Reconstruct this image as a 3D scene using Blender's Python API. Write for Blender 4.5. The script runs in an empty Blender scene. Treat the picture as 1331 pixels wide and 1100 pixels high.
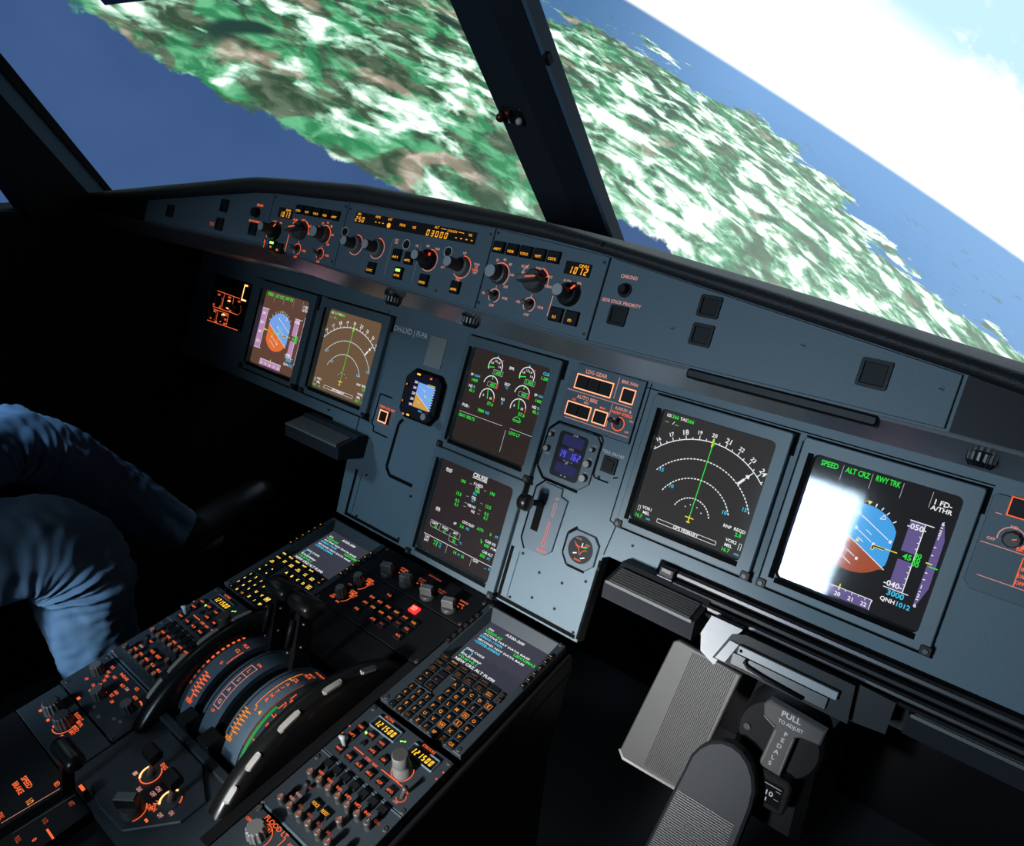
import bpy, math, random
from mathutils import Matrix, Vector, noise
random.seed(7)
D = bpy.data
S = bpy.context.scene
COL = S.collection
PI = math.pi
rad = math.radians

# ------------------------------------------------------------------ camera and reference frames
TH = rad(18)          # the instrument panel leans back 18 degrees
PA = 0.490            # the pedestal top against the panel normal
PV = -0.342           # where the pedestal plane passes under the panel
Z0 = 0.85             # height of the upper centre display above the floor
st, ct = math.sin(TH), math.cos(TH)

class Frame:
    """origin + three unit axes; local (x, y, z) -> world"""
    def __init__(s, o, x, y, z):
        s.o, s.x, s.y, s.z = Vector(o), Vector(x), Vector(y), Vector(z)
    def w(s, p):
        return s.o + s.x * p[0] + s.y * p[1] + s.z * p[2]
    def mat(s, p=(0, 0, 0)):
        o = s.w(p)
        m = Matrix((s.x, s.y, s.z)).transposed().to_4x4()
        m.translation = o
        return m

MIP = Frame((0, 0, Z0), (1, 0, 0), (0, st, ct), (0, -ct, st))
_d = MIP.y * math.sin(PA) - MIP.z * math.cos(PA)
_n = MIP.y * math.cos(PA) + MIP.z * math.sin(PA)
PED = Frame(MIP.w((0, PV, 0)), (1, 0, 0), _d, _n)
WLD = Frame((0, 0, 0), (1, 0, 0), (0, 1, 0), (0, 0, 1))

def make_camera():
    R = ((0.77984402, 0.27145645, -0.56405204), (0.27944145, -0.95727954, -0.074353), (-0.56013907, -0.09963578, -0.82238491))
    C = MIP.w((0.65954132, 0.09166828, 0.92249943))
    rows = [MIP.x * r[0] + MIP.y * r[1] + MIP.z * r[2] for r in R]
    m = Matrix((rows[0], -rows[1], -rows[2])).transposed().to_4x4()
    m.translation = C
    cd = D.cameras.new('camera')
    cd.sensor_fit = 'HORIZONTAL'
    cd.sensor_width = 36
    cd.lens = 914.68 / 1331 * 36
    cd.clip_start = 0.02
    co = D.objects.new('camera', cd)
    COL.objects.link(co)
    co.matrix_world = m
    S.camera = co
make_camera()

# ------------------------------------------------------------------ materials
MATS = {}
def surf(name, col, rough=0.5, metal=0.0, spec=0.5, bump=0.0, bscale=400.0, coat=0.0, mottle=0.0):
    m = D.materials.new(name)
    m.use_nodes = True
    nt = m.node_tree
    b = nt.nodes['Principled BSDF']
    b.inputs['Base Color'].default_value = (*col, 1)
    b.inputs['Roughness'].default_value = rough
    b.inputs['Metallic'].default_value = metal
    b.inputs['Specular IOR Level'].default_value = spec
    if coat:
        b.inputs['Coat Weight'].default_value = coat
        b.inputs['Coat Roughness'].default_value = 0.08
    if bump or mottle:
        tc = nt.nodes.new('ShaderNodeTexCoord')
        nz = nt.nodes.new('ShaderNodeTexNoise')
        nz.inputs['Scale'].default_value = bscale
        nz.inputs['Detail'].default_value = 3
        nt.links.new(tc.outputs['Object'], nz.inputs['Vector'])
        if bump:
            bp = nt.nodes.new('ShaderNodeBump')
            bp.inputs['Strength'].default_value = bump
            bp.inputs['Distance'].default_value = 0.002
            nt.links.new(nz.outputs['Fac'], bp.inputs['Height'])
            nt.links.new(bp.outputs['Normal'], b.inputs['Normal'])
        if mottle:
            n2 = nt.nodes.new('ShaderNodeTexNoise')
            n2.inputs['Scale'].default_value = 14
            n2.inputs['Detail'].default_value = 5
            nt.links.new(tc.outputs['Object'], n2.inputs['Vector'])
            mx = nt.nodes.new('ShaderNodeMix')
            mx.data_type = 'RGBA'
            mx.inputs[6].default_value = (*[c * (1 - mottle) for c in col], 1)
            mx.inputs[7].default_value = (*[min(1, c * (1 + mottle)) for c in col], 1)
            nt.links.new(n2.outputs['Fac'], mx.inputs[0])
            nt.links.new(mx.outputs[2], b.inputs['Base Color'])
    MATS[name] = m
    return m

def emit(name, col, k=1.0):
    """a lit thing: backlit lettering, a lamp, a display's picture"""
    m = D.materials.new(name)
    m.use_nodes = True
    nt = m.node_tree
    b = nt.nodes['Principled BSDF']
    b.inputs['Base Color'].default_value = (0.01, 0.01, 0.01, 1)
    b.inputs['Roughness'].default_value = 0.6
    b.inputs['Specular IOR Level'].default_value = 0.0
    b.inputs['Emission Color'].default_value = (*col, 1)
    b.inputs['Emission Strength'].default_value = k
    m.cycles.emission_sampling = 'NONE'
    MATS[name] = m
    return m

def glass_screen(name, col):
    return emit(name, col, 1.0)

def glass_pane():
    m = D.materials.new('display_glass'); m.use_nodes = True
    nt = m.node_tree; nt.nodes.clear(); N = nt.nodes.new
    out = N('ShaderNodeOutputMaterial'); mx = N('ShaderNodeMixShader'); fr = N('ShaderNodeFresnel'); tr = N('ShaderNodeBsdfTransparent'); gl = N('ShaderNodeBsdfGlossy')
    fr.inputs['IOR'].default_value = 1.5; gl.inputs['Roughness'].default_value = 0.06
    ge = N('ShaderNodeNewGeometry'); mu = N('ShaderNodeMath'); mu.operation = 'SUBTRACT'; mu.use_clamp = True
    nt.links.new(fr.outputs[0], mu.inputs[0]); nt.links.new(ge.outputs['Backfacing'], mu.inputs[1])
    nt.links.new(mu.outputs[0], mx.inputs[0]); nt.links.new(tr.outputs[0], mx.inputs[1]); nt.links.new(gl.outputs[0], mx.inputs[2]); nt.links.new(mx.outputs[0], out.inputs[0])
    MATS['display_glass'] = m
glass_pane()
surf('panel_paint', (0.098, 0.147, 0.178), 0.5, bump=0.12, bscale=900, mottle=0.06)
surf('panel_paint_face', (0.080, 0.115, 0.145), 0.5, bump=0.10, bscale=900)
surf('pedestal_paint', (0.026, 0.035, 0.043), 0.5, bump=0.10, bscale=900)  # panel colour darkened, the pedestal's dim light is put into the paint
surf('bezel_paint', (0.088, 0.126, 0.150), 0.42, bump=0.05, bscale=900)
surf('black_plastic', (0.008, 0.008, 0.009), 0.45, spec=0.25)
surf('handle_grey', (0.07, 0.07, 0.07), 0.4)
surf('black_gap', (0.004, 0.004, 0.004), 0.9, spec=0.1)
surf('key_black', (0.008, 0.009, 0.010), 0.5, spec=0.2)
surf('knob_black', (0.007, 0.007, 0.007), 0.32)
surf('knob_grey', (0.125, 0.125, 0.122), 0.45)
surf('knob_dark', (0.055, 0.052, 0.05), 0.4)
surf('knob_face', (0.33, 0.34, 0.35), 0.45)
surf('leather', (0.012, 0.012, 0.013), 0.62, bump=0.35, bscale=350)
surf('shell_black', (0.008, 0.008, 0.009), 0.8, spec=0.2, bump=0.2, bscale=120)
surf('satin_grey', (0.062, 0.060, 0.062), 0.33, metal=0.55)
surf('trim_sheen', (0.62, 0.60, 0.62), 0.27, metal=0.9)
surf('steel', (0.20, 0.20, 0.205), 0.45, metal=0.6, mottle=0.2)
surf('chrome', (0.7, 0.7, 0.72), 0.12, metal=1.0)
surf('rubber', (0.015, 0.017, 0.021), 0.6, spec=0.25)
surf('rib_grey', (0.085, 0.085, 0.082), 0.45)
surf('pedal_grey', (0.058, 0.058, 0.054), 0.5, metal=0.1, mottle=0.12)
surf('floor_grey', (0.05, 0.05, 0.055), 0.7, bump=0.3, bscale=60)
surf('print_white', (0.62, 0.60, 0.58), 0.6)
surf('print_grey', (0.42, 0.43, 0.44), 0.6)
surf('plate_metal', (0.27, 0.27, 0.26), 0.5, metal=0.3, bump=0.2, bscale=1500)
surf('marker_white', (0.36, 0.34, 0.31), 0.5)
surf('wheel_black', (0.008, 0.008, 0.008), 0.3)
surf('quadrant_blue', (0.115, 0.165, 0.215), 0.42)
surf('quadrant_green', (0.02, 0.30, 0.06), 0.5)
surf('knob_white', (0.33, 0.325, 0.31), 0.4)
surf('acp_knob', (0.30, 0.17, 0.12), 0.4)
surf('post_paint', (0.018, 0.024, 0.034), 0.5, bump=0.1)
surf('frame_blue', (0.10, 0.17, 0.25), 0.5)
surf('skin', (0.42, 0.24, 0.17), 0.5)
surf('shirt', (0.03, 0.03, 0.035), 0.8)
surf('hair', (0.03, 0.02, 0.015), 0.6)
surf('shoe', (0.015, 0.012, 0.01), 0.4)

WHITE = (1, 1, 1)
emit('acp_lit', (0.20, 0.070, 0.038), 1.0)
emit('acp_lit_dim', (0.07, 0.028, 0.018), 1.0)
emit('lit_white', (0.85, 0.86, 0.88), 1.0)
emit('lit_grey', (0.42, 0.43, 0.46), 1.0)
emit('lit_green', (0.03, 0.80, 0.06), 1.0)
emit('lit_cyan', (0.06, 0.55, 0.85), 1.0)
emit('lit_yellow', (0.85, 0.72, 0.06), 1.0)
emit('lit_red_mark', (0.9, 0.06, 0.03), 1.0)
emit('lit_orange', (1.0, 0.15, 0.045), 1.0)
emit('lit_orange_hot', (1.0, 0.30, 0.14), 2.2)
emit('lit_orange_dim', (0.30, 0.055, 0.025), 1.0)
emit('lit_orange_key', (0.90, 0.27, 0.03), 1.0)
emit('lit_orange_key_dim', (0.20, 0.06, 0.012), 1.0)
emit('lit_yellow_key', (1.0, 0.66, 0.10), 1.8)
emit('lit_pink', (0.60, 0.26, 0.22), 1.0)
emit('lit_amber', (1.0, 0.40, 0.02), 1.05)
emit('lit_amber_hot', (1.0, 0.55, 0.03), 1.3)
emit('lit_red_lamp', (1.0, 0.03, 0.04), 1.2)
emit('lit_green_lamp', (0.35, 1.0, 0.12), 2.0)
emit('lit_blue_digit', (0.10, 0.10, 0.95), 1.0)
emit('lit_switch_glow', (1.0, 0.42, 0.16), 2.4)
emit('clock_blue', (0.020, 0.020, 0.085), 1.0)
glass_screen('scr_capt_pfd', (0.120, 0.058, 0.040))
glass_screen('scr_capt_nd', (0.150, 0.090, 0.050))
glass_screen('scr_eng', (0.026, 0.018, 0.016))
glass_screen('scr_sys', (0.024, 0.016, 0.017))
glass_screen('scr_fo_nd', (0.032, 0.030, 0.031))
glass_screen('scr_fo_pfd', (0.012, 0.012, 0.014))
glass_screen('scr_cdu', (0.040, 0.042, 0.062))
glass_screen('scr_black', (0.003, 0.003, 0.004))
glass_screen('scr_isis', (0.004, 0.004, 0.02))
emit('tape_capt', (0.50, 0.26, 0.48)); emit('tape_fo', (0.13, 0.095, 0.27))
emit('sky_capt', (0.19, 0.38, 0.85)); emit('sky_fo', (0.06, 0.36, 0.80))
emit('ground_capt', (0.80, 0.17, 0.04)); emit('ground_fo', (0.36, 0.075, 0.03))
emit('ground_isis', (0.60, 0.33, 0.07))

# ------------------------------------------------------------------ mesh building
_TXT = {}
def glyphs(s):
    """flat triangles of a word, cap height 1, starting at x = 0"""
    if s in _TXT:
        return _TXT[s]
    cu = D.curves.new('t', 'FONT')
    cu.body = s
    cu.size = 1.0
    cu.resolution_u = 2
    cu.offset = 0.022
    ob = D.objects.new('t', cu)
    me = D.meshes.new_from_object(ob)
    v = [(p.co.x, p.co.y) for p in me.vertices]
    f = [tuple(q.vertices) for q in me.polygons]
    D.objects.remove(ob); D.curves.remove(cu); D.meshes.remove(me)
    if v:
        x0 = min(a for a, _ in v); x1 = max(a for a, _ in v)
        k = 1 / 0.70
        v = [((a - x0) * k, b * k) for a, b in v]
        w = (x1 - x0) * k
    else:
        w = 0.1
    _TXT[s] = (v, f, w)
    return _TXT[s]

SEG = {'0': 'abcdef', '1': 'bc', '2': 'abged', '3': 'abgcd', '4': 'fgbc', '5': 'afgcd', '6': 'afgedc', '7': 'abc', '8': 'abcdefg', '9': 'abcdfg', '-': 'g', ' ': '', 'C': 'afed'}

def ngon(cx, cy, r, n=24, a0=0.0):
    return [(cx + r * math.cos(a0 + 2 * PI * i / n), cy + r * math.sin(a0 + 2 * PI * i / n)) for i in range(n)]

def rrect(x0, y0, x1, y1, r=0.002, k=4):
    if x0 > x1: x0, x1 = x1, x0
    if y0 > y1: y0, y1 = y1, y0
    r = min(r, (x1 - x0) / 2.01, (y1 - y0) / 2.01)
    P = []
    for cx, cy, a in ((x1 - r, y1 - r, 0), (x0 + r, y1 - r, PI / 2), (x0 + r, y0 + r, PI), (x1 - r, y0 + r, 1.5 * PI)):
        for i in range(k + 1):
            t = a + PI / 2 * i / k
            P.append((cx + r * math.cos(t), cy + r * math.sin(t)))
    return P

def inset(poly, c):
    n = len(poly); out = []
    for i in range(n):
        p0, p1, p2 = Vector(poly[i - 1]), Vector(poly[i]), Vector(poly[(i + 1) % n])
        a, b = (p1 - p0), (p2 - p1)
        if a.length < 1e-9 or b.length < 1e-9:
            out.append(tuple(p1)); continue
        a.normalize(); b.normalize()
        na, nb = Vector((-a.y, a.x)), Vector((-b.y, b.x))
        m = na + nb
        if m.length < 1e-6: m = na
        m.normalize()
        k = c / max(0.35, m.dot(na))
        out.append((p1.x + m.x * k, p1.y + m.y * k))
    return out

class MB:
    def __init__(s):
        s.V, s.F, s.M, s.SM, s.mats = [], [], [], [], []
    def mi(s, m):
        if m not in s.mats: s.mats.append(m)
        return s.mats.index(m)
    def add(s, vs, fs, m, smooth=False):
        o = len(s.V); k = s.mi(m)
        s.V += [tuple(v) for v in vs]
        for f in fs:
            s.F.append(tuple(i + o for i in f)); s.M.append(k); s.SM.append(smooth)
        return s
    # ---- solids
    def prism(s, poly, z0, z1, m, c=0.0, top=None):
        n = len(poly)
        L = [[(x, y, z0) for x, y in poly]]
        if c > 0:
            L.append([(x, y, z1 - c) for x, y in poly])
            L.append([(x, y, z1) for x, y in inset(poly, c)])
        else:
            L.append([(x, y, z1) for x, y in poly])
        V = [p for l in L for p in l]; F = []
        for k in range(len(L) - 1):
            for i in range(n):
                j = (i + 1) % n
                F.append((k * n + i, k * n + j, (k + 1) * n + j, (k + 1) * n + i))
        s.add(V, F, m)
        b = (len(L) - 1) * n
        s.add(L[-1], [tuple(range(n))], top or m)
        s.add(L[0], [tuple(reversed(range(n)))], m)
        return s
    def box(s, x0, x1, y0, y1, z0, z1, m, c=0.0, top=None):
        return s.prism([(x0, y0), (x1, y0), (x1, y1), (x0, y1)], z0, z1, m, c, top)
    def rbox(s, x0, x1, y0, y1, z0, z1, m, r=0.002, c=0.0006, top=None, k=3):
        return s.prism(rrect(x0, y0, x1, y1, r, k), z0, z1, m, c, top)
    def frame(s, outer, inner, z0, z1, zi, m, c=0.0):
        """a rim: outer wall z0..z1, top land, inner wall down to zi (same vertex count)"""
        n = len(outer)
        loops = [[(x, y, z0) for x, y in outer], [(x, y, z1 - c) for x, y in outer], [(x, y, z1) for x, y in (inset(outer, c) if c else outer)],
                 [(x, y, z1) for x, y in (inset(inner, -c) if c else inner)], [(x, y, zi) for x, y in inner]]
        V = [p for l in loops for p in l]; F = []
        for k in range(4):
            for i in range(n):
                j = (i + 1) % n
                F.append((k * n + i, k * n + j, (k + 1) * n + j, (k + 1) * n + i))
        return s.add(V, F, m)
    def lathe(s, cx, cy, prof, m, n=28, flute=0, fd=0.0, top=None, tilt=None):
        """profile [(r, z)...] spun about the z axis through (cx, cy)"""
        V = []
        for r, z in prof:
            for i in range(n):
                a = 2 * PI * i / n
                q = r
                if flute and r > 1e-5:
                    q = r * (1 - fd * (0.5 + 0.5 * math.cos(a * flute)))
                V.append((cx + q * math.cos(a), cy + q * math.sin(a), z))
        F = []
        for k in range(len(prof) - 1):
            for i in range(n):
                j = (i + 1) % n
                F.append((k * n + i, k * n + j, (k + 1) * n + j, (k + 1) * n + i))
        s.add(V, F, m, smooth=not flute)
        k = len(prof) - 1
        s.add(V[k * n:], [tuple(range(n))], top or m)
        return s
    def cyl(s, cx, cy, r, z0, z1, m, n=24, top=None, c=0.0):
        p = [(r, z0), (r, z1)] if not c else [(r, z0), (r, z1 - c), (r - c, z1)]
        return s.lathe(cx, cy, p, m, n, top=top)
    def tube(s, pts, r, m, n=8, closed=False):
        P = [Vector(p) for p in pts]; N = len(P)
        rs = r if isinstance(r, (list, tuple)) else [r] * N
        V = []; F = []; up = None
        for i in range(N):
            t = (P[min(i + 1, N - 1)] - P[max(i - 1, 0)]).normalized()
            if up is None:
                up = Vector((0, 0, 1)) if abs(t.z) < 0.9 else Vector((1, 0, 0))
            x = (up - t * up.dot(t)).normalized(); up = x
            y = t.cross(x)
            for k in range(n):
                a = 2 * PI * k / n
                V.append(P[i] + (x * math.cos(a) + y * math.sin(a)) * rs[i])
        for i in range(N - 1):
            for k in range(n):
                j = (k + 1) % n
                F.append((i * n + k, i * n + j, (i + 1) * n + j, (i + 1) * n + k))
        F.append(tuple(reversed(range(n)))); F.append(tuple((N - 1) * n + k for k in range(n)))
        return s.add(V, F, m, smooth=True)
    def loft(s, loops, m, smooth=False, cap=True, closed=True):
        n = len(loops[0]); V = [p for l in loops for p in l]; F = []
        for k in range(len(loops) - 1):
            for i in range(n if closed else n - 1):
                j = (i + 1) % n
                F.append((k * n + i, k * n + j, (k + 1) * n + j, (k + 1) * n + i))
        if cap:
            F.append(tuple(reversed(range(n)))); b = (len(loops) - 1) * n
            F.append(tuple(b + i for i in range(n)))
        return s.add(V, F, m, smooth)
    def extr(s, prof, x0, x1, m, smooth=False, cap=True):
        """a closed (y, z) outline run along x"""
        return s.loft([[(x0, y, z) for y, z in prof], [(x1, y, z) for y, z in prof]], m, smooth, cap)
    # ---- flat markings on a face
    def poly(s, pts, z, m):
        return s.add([(x, y, z) for x, y in pts], [tuple(range(len(pts)))], m)
    def rect(s, x0, x1, y0, y1, z, m):
        return s.poly([(x0, y0), (x1, y0), (x1, y1), (x0, y1)], z, m)
    def line(s, p, q, w, z, m):
        p, q = Vector(p), Vector(q); d = q - p
        if d.length < 1e-9: return s
        d.normalize(); nn = Vector((-d.y, d.x)) * w / 2
        return s.poly([tuple(p - nn), tuple(q - nn), tuple(q + nn), tuple(p + nn)], z, m)
    def pline(s, pts, w, z, m, closed=False):
        n = len(pts)
        for i in range(n if closed else n - 1):
            s.line(pts[i], pts[(i + 1) % n], w, z, m)
        return s
    def outline(s, x0, x1, y0, y1, w, z, m):
        for a, b, c, d in ((x0, x1, y0, y0 + w), (x0, x1, y1 - w, y1), (x0, x0 + w, y0 + w, y1 - w), (x1 - w, x1, y0 + w, y1 - w)):
            s.rect(a, b, c, d, z, m)
        return s
    def arc(s, cx, cy, r, w, a0, a1, z, m, n=None, dash=0, duty=0.6, sy=1.0):
        n = n or max(6, int(abs(a1 - a0) / 6))
        def P(rr, a):
            a = rad(a); return (cx + rr * math.cos(a), cy + rr * math.sin(a) * sy, z)
        if dash:
            for k in range(dash):
                b0 = a0 + (a1 - a0) * k / dash; b1 = b0 + (a1 - a0) / dash * duty
                s.arc(cx, cy, r, w, b0, b1, z, m, 2, 0, 0, sy)
            return s
        V = []
        for i in range(n + 1):
            a = a0 + (a1 - a0) * i / n
            V += [P(r - w / 2, a), P(r + w / 2, a)]
        if a1 > a0:
            F = [(2 * i, 2 * i + 1, 2 * i + 3, 2 * i + 2) for i in range(n)]
        else:
            F = [(2 * i, 2 * i + 2, 2 * i + 3, 2 * i + 1) for i in range(n)]
        return s.add(V, F, m)
    def text(s, t, x, y, h, z, m, al='c', w=None, rot=0.0, vert='c'):
        v, f, tw = glyphs(t)
        if not v: return s
        kx = h if w is None else w / tw
        ox = {'c': -tw * kx / 2, 'l': 0.0, 'r': -tw * kx}[al]
        oy = -h / 2 if vert == 'c' else 0
        cr, sr = math.cos(rot), math.sin(rot)
        V = []
        for a, b in v:
            px, py = a * kx + ox, b * h + oy
            V.append((x + px * cr - py * sr, y + px * sr + py * cr, z))
        return s.add(V, f, m)
    def seg7(s, t, x, y, h, z, m, w=None, pitch=None, th=0.14, slant=0.12):
        w = w or h * 0.52; pitch = pitch or w * 1.35; th = th * h
        px = x
        for ch in t:
            if ch == '.':
                s.rect(px - pitch * 0.22, px - pitch * 0.1, y - h / 2, y - h / 2 + th, z, m); continue
            def q(a, b, c, d):
                P = [(a, c), (b, c), (b, d), (a, d)]
                s.poly([(px + u + slant * (v - 0), y + v) for u, v in P], z, m)
            g = th * 0.16
            for k in SEG.get(ch, ''):
                if k == 'a': q(th * .6, w - th * .6, h / 2 - th, h / 2)
                if k == 'd': q(th * .6, w - th * .6, -h / 2, -h / 2 + th)
                if k == 'g': q(th * .6, w - th * .6, -th / 2, th / 2)
                if k == 'f': q(0, th, g, h / 2 - g)
                if k == 'b': q(w - th, w, g, h / 2 - g)
                if k == 'e': q(0, th, -h / 2 + g, -g)
                if k == 'c': q(w - th, w, -h / 2 + g, -g)
            px += pitch
        return s
    def build(s, name, parent, off=(0, 0, 0)):
        me = D.meshes.new(name)
        me.from_pydata([(a - off[0], b - off[1], c - off[2]) for a, b, c in s.V], [], s.F)
        for m in s.mats: me.materials.append(MATS[m])
        me.polygons.foreach_set('material_index', s.M)
        me.polygons.foreach_set('use_smooth', s.SM)
        me.update()
        o = D.objects.new(name, me)
        COL.objects.link(o)
        if parent is not None: o.parent = parent
        return o

class Thing:
    """an Empty at the thing's base; parts are meshes built in the frame's own coordinates"""
    def __init__(s, name, label, cat, fr, at=(0, 0, 0), group=None, kind=None):
        s.o = D.objects.new(name, None); COL.objects.link(s.o)
        s.o.empty_display_size = 0.02
        s.fr, s.at = fr, at
        s.o.matrix_world = fr.mat(at)
        if label: s.o['label'] = label
        if cat: s.o['category'] = cat
        if group: s.o['group'] = group
        if kind: s.o['kind'] = kind
    def part(s, name, mb, parent=None, label=None, kind=None):
        o = mb.build(name, parent or s.o, s.at)
        if label: o['label'] = label
        if kind: o['kind'] = kind
        return o

def struct(name, mb, fr=WLD, at=(0, 0, 0), label=None):
    o = mb.build(name, None, at)
    o.matrix_world = fr.mat(at)
    o['kind'] = 'structure'
    o['label'] = label or name.replace('_', ' ')
    return o

def solo(name, mb, label, cat, fr, at=(0, 0, 0), group=None, kind=None):
    o = mb.build(name, None, at)
    o.matrix_world = fr.mat(at)
    o['label'] = label; o['category'] = cat
    if group: o['group'] = group
    if kind: o['kind'] = kind
    return o

# ---- small parts used all over
def screw(mb, x, y, z=0.0, r=0.0022, m='black_plastic'):
    mb.cyl(x, y, r, z, z + 0.0010, m, 10)
    mb.rect(x - r * .8, x + r * .8, y - r * .15, y + r * .15, z + 0.0012, 'black_gap')
# ------------------------------------------------------------------ main instrument panel board
SCR = {'capt_pfd': (-.594, -.0065), 'capt_nd': (-.379, -.0065), 'eng': (0, 0), 'sys': (-.005, -.195), 'fo_nd': (.352, -.009), 'fo_pfd': (.558, -.009)}
HS = 0.0795

def main_panel():
    t = Thing('instrument_panel', 'blue-grey main instrument panel board across the cockpit, holding the six square displays', 'instrument panel', MIP)
    b = MB()
    out = [(-.302, -.293), (.247, -.293), (.247, -.160), (.256, -.155), (.328, -.155), (.331, -.128), (1.02, -.128), (1.02, .128), (-1.02, .128), (-1.02, -.128), (-.376, -.128), (-.376, -.153), (-.312, -.157)]
    b.prism(out, -.022, -.0004, 'panel_paint', 0.0008)
    t.part('board', b)
    z = 0.0002
    class SeamSet:
        def __getattr__(s, nm):
            def f(*a):
                g = MB(); getattr(g, nm)(*a); t.part('panel_seam', g, label='thin black seam')
            return f
    g = SeamSet()
    # seams between the centre section and the outer sections
    for p, q in (((.2425, .10), (.2415, -.105)), ((.2415, -.105), (.253, -.108)), ((.253, -.108), (.2475, -.155)), ((-.300, .10), (-.306, -.157))):
        g.line(p, q, .0016, z, 'black_gap')
    # long seam under the glareshield on the right and left
    g.line((.235, .0925), (.66, .0925), .0015, z, 'black_gap'); g.line((-.72, .0925), (-.30, .0925), .0015, z, 'black_gap')
    g.rect(.2435, .2475, -.288, -.165, z, 'black_gap')
    # access plates below: dark channel on the left and bottom of each
    for x0, x1, y0, y1 in ((-.2765, -.132, -.2865, -.200), (.0965, .2415, -.2865, -.202)):
        g.rect(x0 - .003, x0 + .003, y0 - .003, y1, z, 'black_gap')
        g.rect(x0 - .003, x1, y0 - .003, y0 + .003, z, 'black_gap')
        g.rect(x0 + .0145, x0 + .0153, y0 + .004, y1 - .004, z, 'black_gap')
    # hooked channel left of the centre displays
    g.pline([(-.197, -.080), (-.2045, -.090), (-.2065, -.172), (-.194, -.184), (-.136, -.184)], .0062, z, 'black_gap')
    # cut-line of the terrain switch plate on the left
    g.pline([(-.236, -.051), (-.268, -.051), (-.270, -.108), (-.2625, -.113), (-.2625, -.121), (-.223, -.122)], .0026, z, 'black_gap')
    # cut-line of the terrain switch plate on the right
    g.pline([(.176, .006), (.191, .006), (.195, .000), (.195, -.050), (.199, -.055), (.222, -.055)], .0022, z, 'black_gap')
    g.line((.227, -.046), (.234, -.043), .0022, z, 'black_gap')
    for x, y in ((-.392, -.117), (-.298, -.178), (-.297, -.106), (-.249, -.202), (-.133, -.202), (-.247, -.281), (-.134, -.281), (.118, -.206), (.233, -.203), (.117, -.279), (.237, -.281), (.246, -.178), (.155, -.222), (.197, -.221), (.197, -.262), (.155, -.263), (.286, -.126), (.205, -.052), (.107, -.066), (-.124, -.008)):
        s_ = MB(); screw(s_, x, y, 0, .0022, 'black_plastic'); t.part('screw', s_)
    w = MB()
    w.text('OH-LXD | FI-PA', -.277, .0722, .0098, .0004, 'print_white', 'l', .086, rad(1))
    t.part('registration_lettering', w, label='grey registration lettering')
    p = MB(); p.box(-.184, -.144, .0235, .0785, -.0002, .0012, 'plate_metal', .0004)
    t.part('data_plate', p, label='dull metal data plate with fine mesh')
    return t
main_panel()

# ------------------------------------------------------------------ display units
def disp(key, label, scr_mat):
    cu, cv = SCR[key]
    t = Thing('display_unit', label, 'display', MIP, (cu, cv, 0), 'cockpit display units')
    b = MB()
    o, i = .0965, .0790
    b.frame(rrect(cu - o, cv - o, cu + o, cv + o, .004), rrect(cu - i, cv - i, cu + i, cv + i, .006), -.0002, .010, .0006, 'bezel_paint', .0012)
    bz = t.part('bezel', b)
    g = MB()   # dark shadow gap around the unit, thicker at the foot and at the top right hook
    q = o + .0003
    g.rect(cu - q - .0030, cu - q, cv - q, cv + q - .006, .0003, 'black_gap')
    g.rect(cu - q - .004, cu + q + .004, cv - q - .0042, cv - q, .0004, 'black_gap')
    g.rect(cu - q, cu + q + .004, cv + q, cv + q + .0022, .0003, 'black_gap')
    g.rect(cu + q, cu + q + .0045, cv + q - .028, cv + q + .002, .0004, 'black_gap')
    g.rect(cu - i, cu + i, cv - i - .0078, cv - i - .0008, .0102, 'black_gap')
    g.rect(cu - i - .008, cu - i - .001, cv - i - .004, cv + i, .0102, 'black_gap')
    t.part('shadow_gap', g)
    for sx in (-1, 1):
        k = MB(); x = cu + sx * (o - .004); y = cv - o + .003
        k.rbox(x - .006, x + .006, y - .005, y + .006, -.0002, .0125, 'black_plastic', .002)
        k.cyl(x, y, .0028, .0125, .0145, 'knob_dark', 12)
        t.part('latch', k, bz, label='small black corner latch')
    s = MB()
    s.prism(rrect(cu - HS, cv - HS, cu + HS, cv + HS, .006), -.0003, .0006, scr_mat)
    return t, s

def glass(t, key, scr):
    cu, cv = SCR[key]; h = .0788
    g = MB(); g.prism(rrect(cu - h, cv - h, cu + h, cv + h, .006), .0020, .0030, 'display_glass')
    t.part('cover_glass', g, scr)

class Pen:
    """draws in per-cent of a square display, y down"""
    def __init__(s, mb, cu, cv, z=.0009, size=.159):
        s.mb, s.cu, s.cv, s.z, s.k = mb, cu, cv, z, size / 100
        s.n = 0
    def zz(s):
        s.n += 1
        return s.z + s.n * 1.2e-6
    def P(s, x, y):
        return (s.cu + (x - 50) * s.k, s.cv + (50 - y) * s.k)
    def t(s, txt, x, y, m='lit_white', h=3.4, al='c', w=None, rot=0):
        a, b = s.P(x, y); s.mb.text(txt, a, b, h * s.k, s.zz(), m, al, w * s.k if w else None, rot)
    def l(s, p, q, m='lit_white', w=.55):
        s.mb.line(s.P(*p), s.P(*q), w * s.k, s.zz(), m)
    def pl(s, pts, m='lit_white', w=.55, closed=False):
        n = len(pts)
        for i in range(n if closed else n - 1): s.l(pts[i], pts[(i + 1) % n], m, w)
    def poly(s, pts, m):
        P = [s.P(*p) for p in pts]
        a = sum(P[i - 1][0] * P[i][1] - P[i][0] * P[i - 1][1] for i in range(len(P)))
        s.mb.poly(P if a > 0 else P[::-1], s.zz(), m)
    def r(s, x0, y0, x1, y1, m):
        s.poly([(x0, y0), (x1, y0), (x1, y1), (x0, y1)], m)
    def arc(s, cx, cy, r, a0, a1, m='lit_white', w=.6, dash=0, duty=.6):
        x, y = s.P(cx, cy); s.mb.arc(x, y, r * s.k, w * s.k, a0, a1, s.zz(), m, None, dash, duty)

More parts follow.
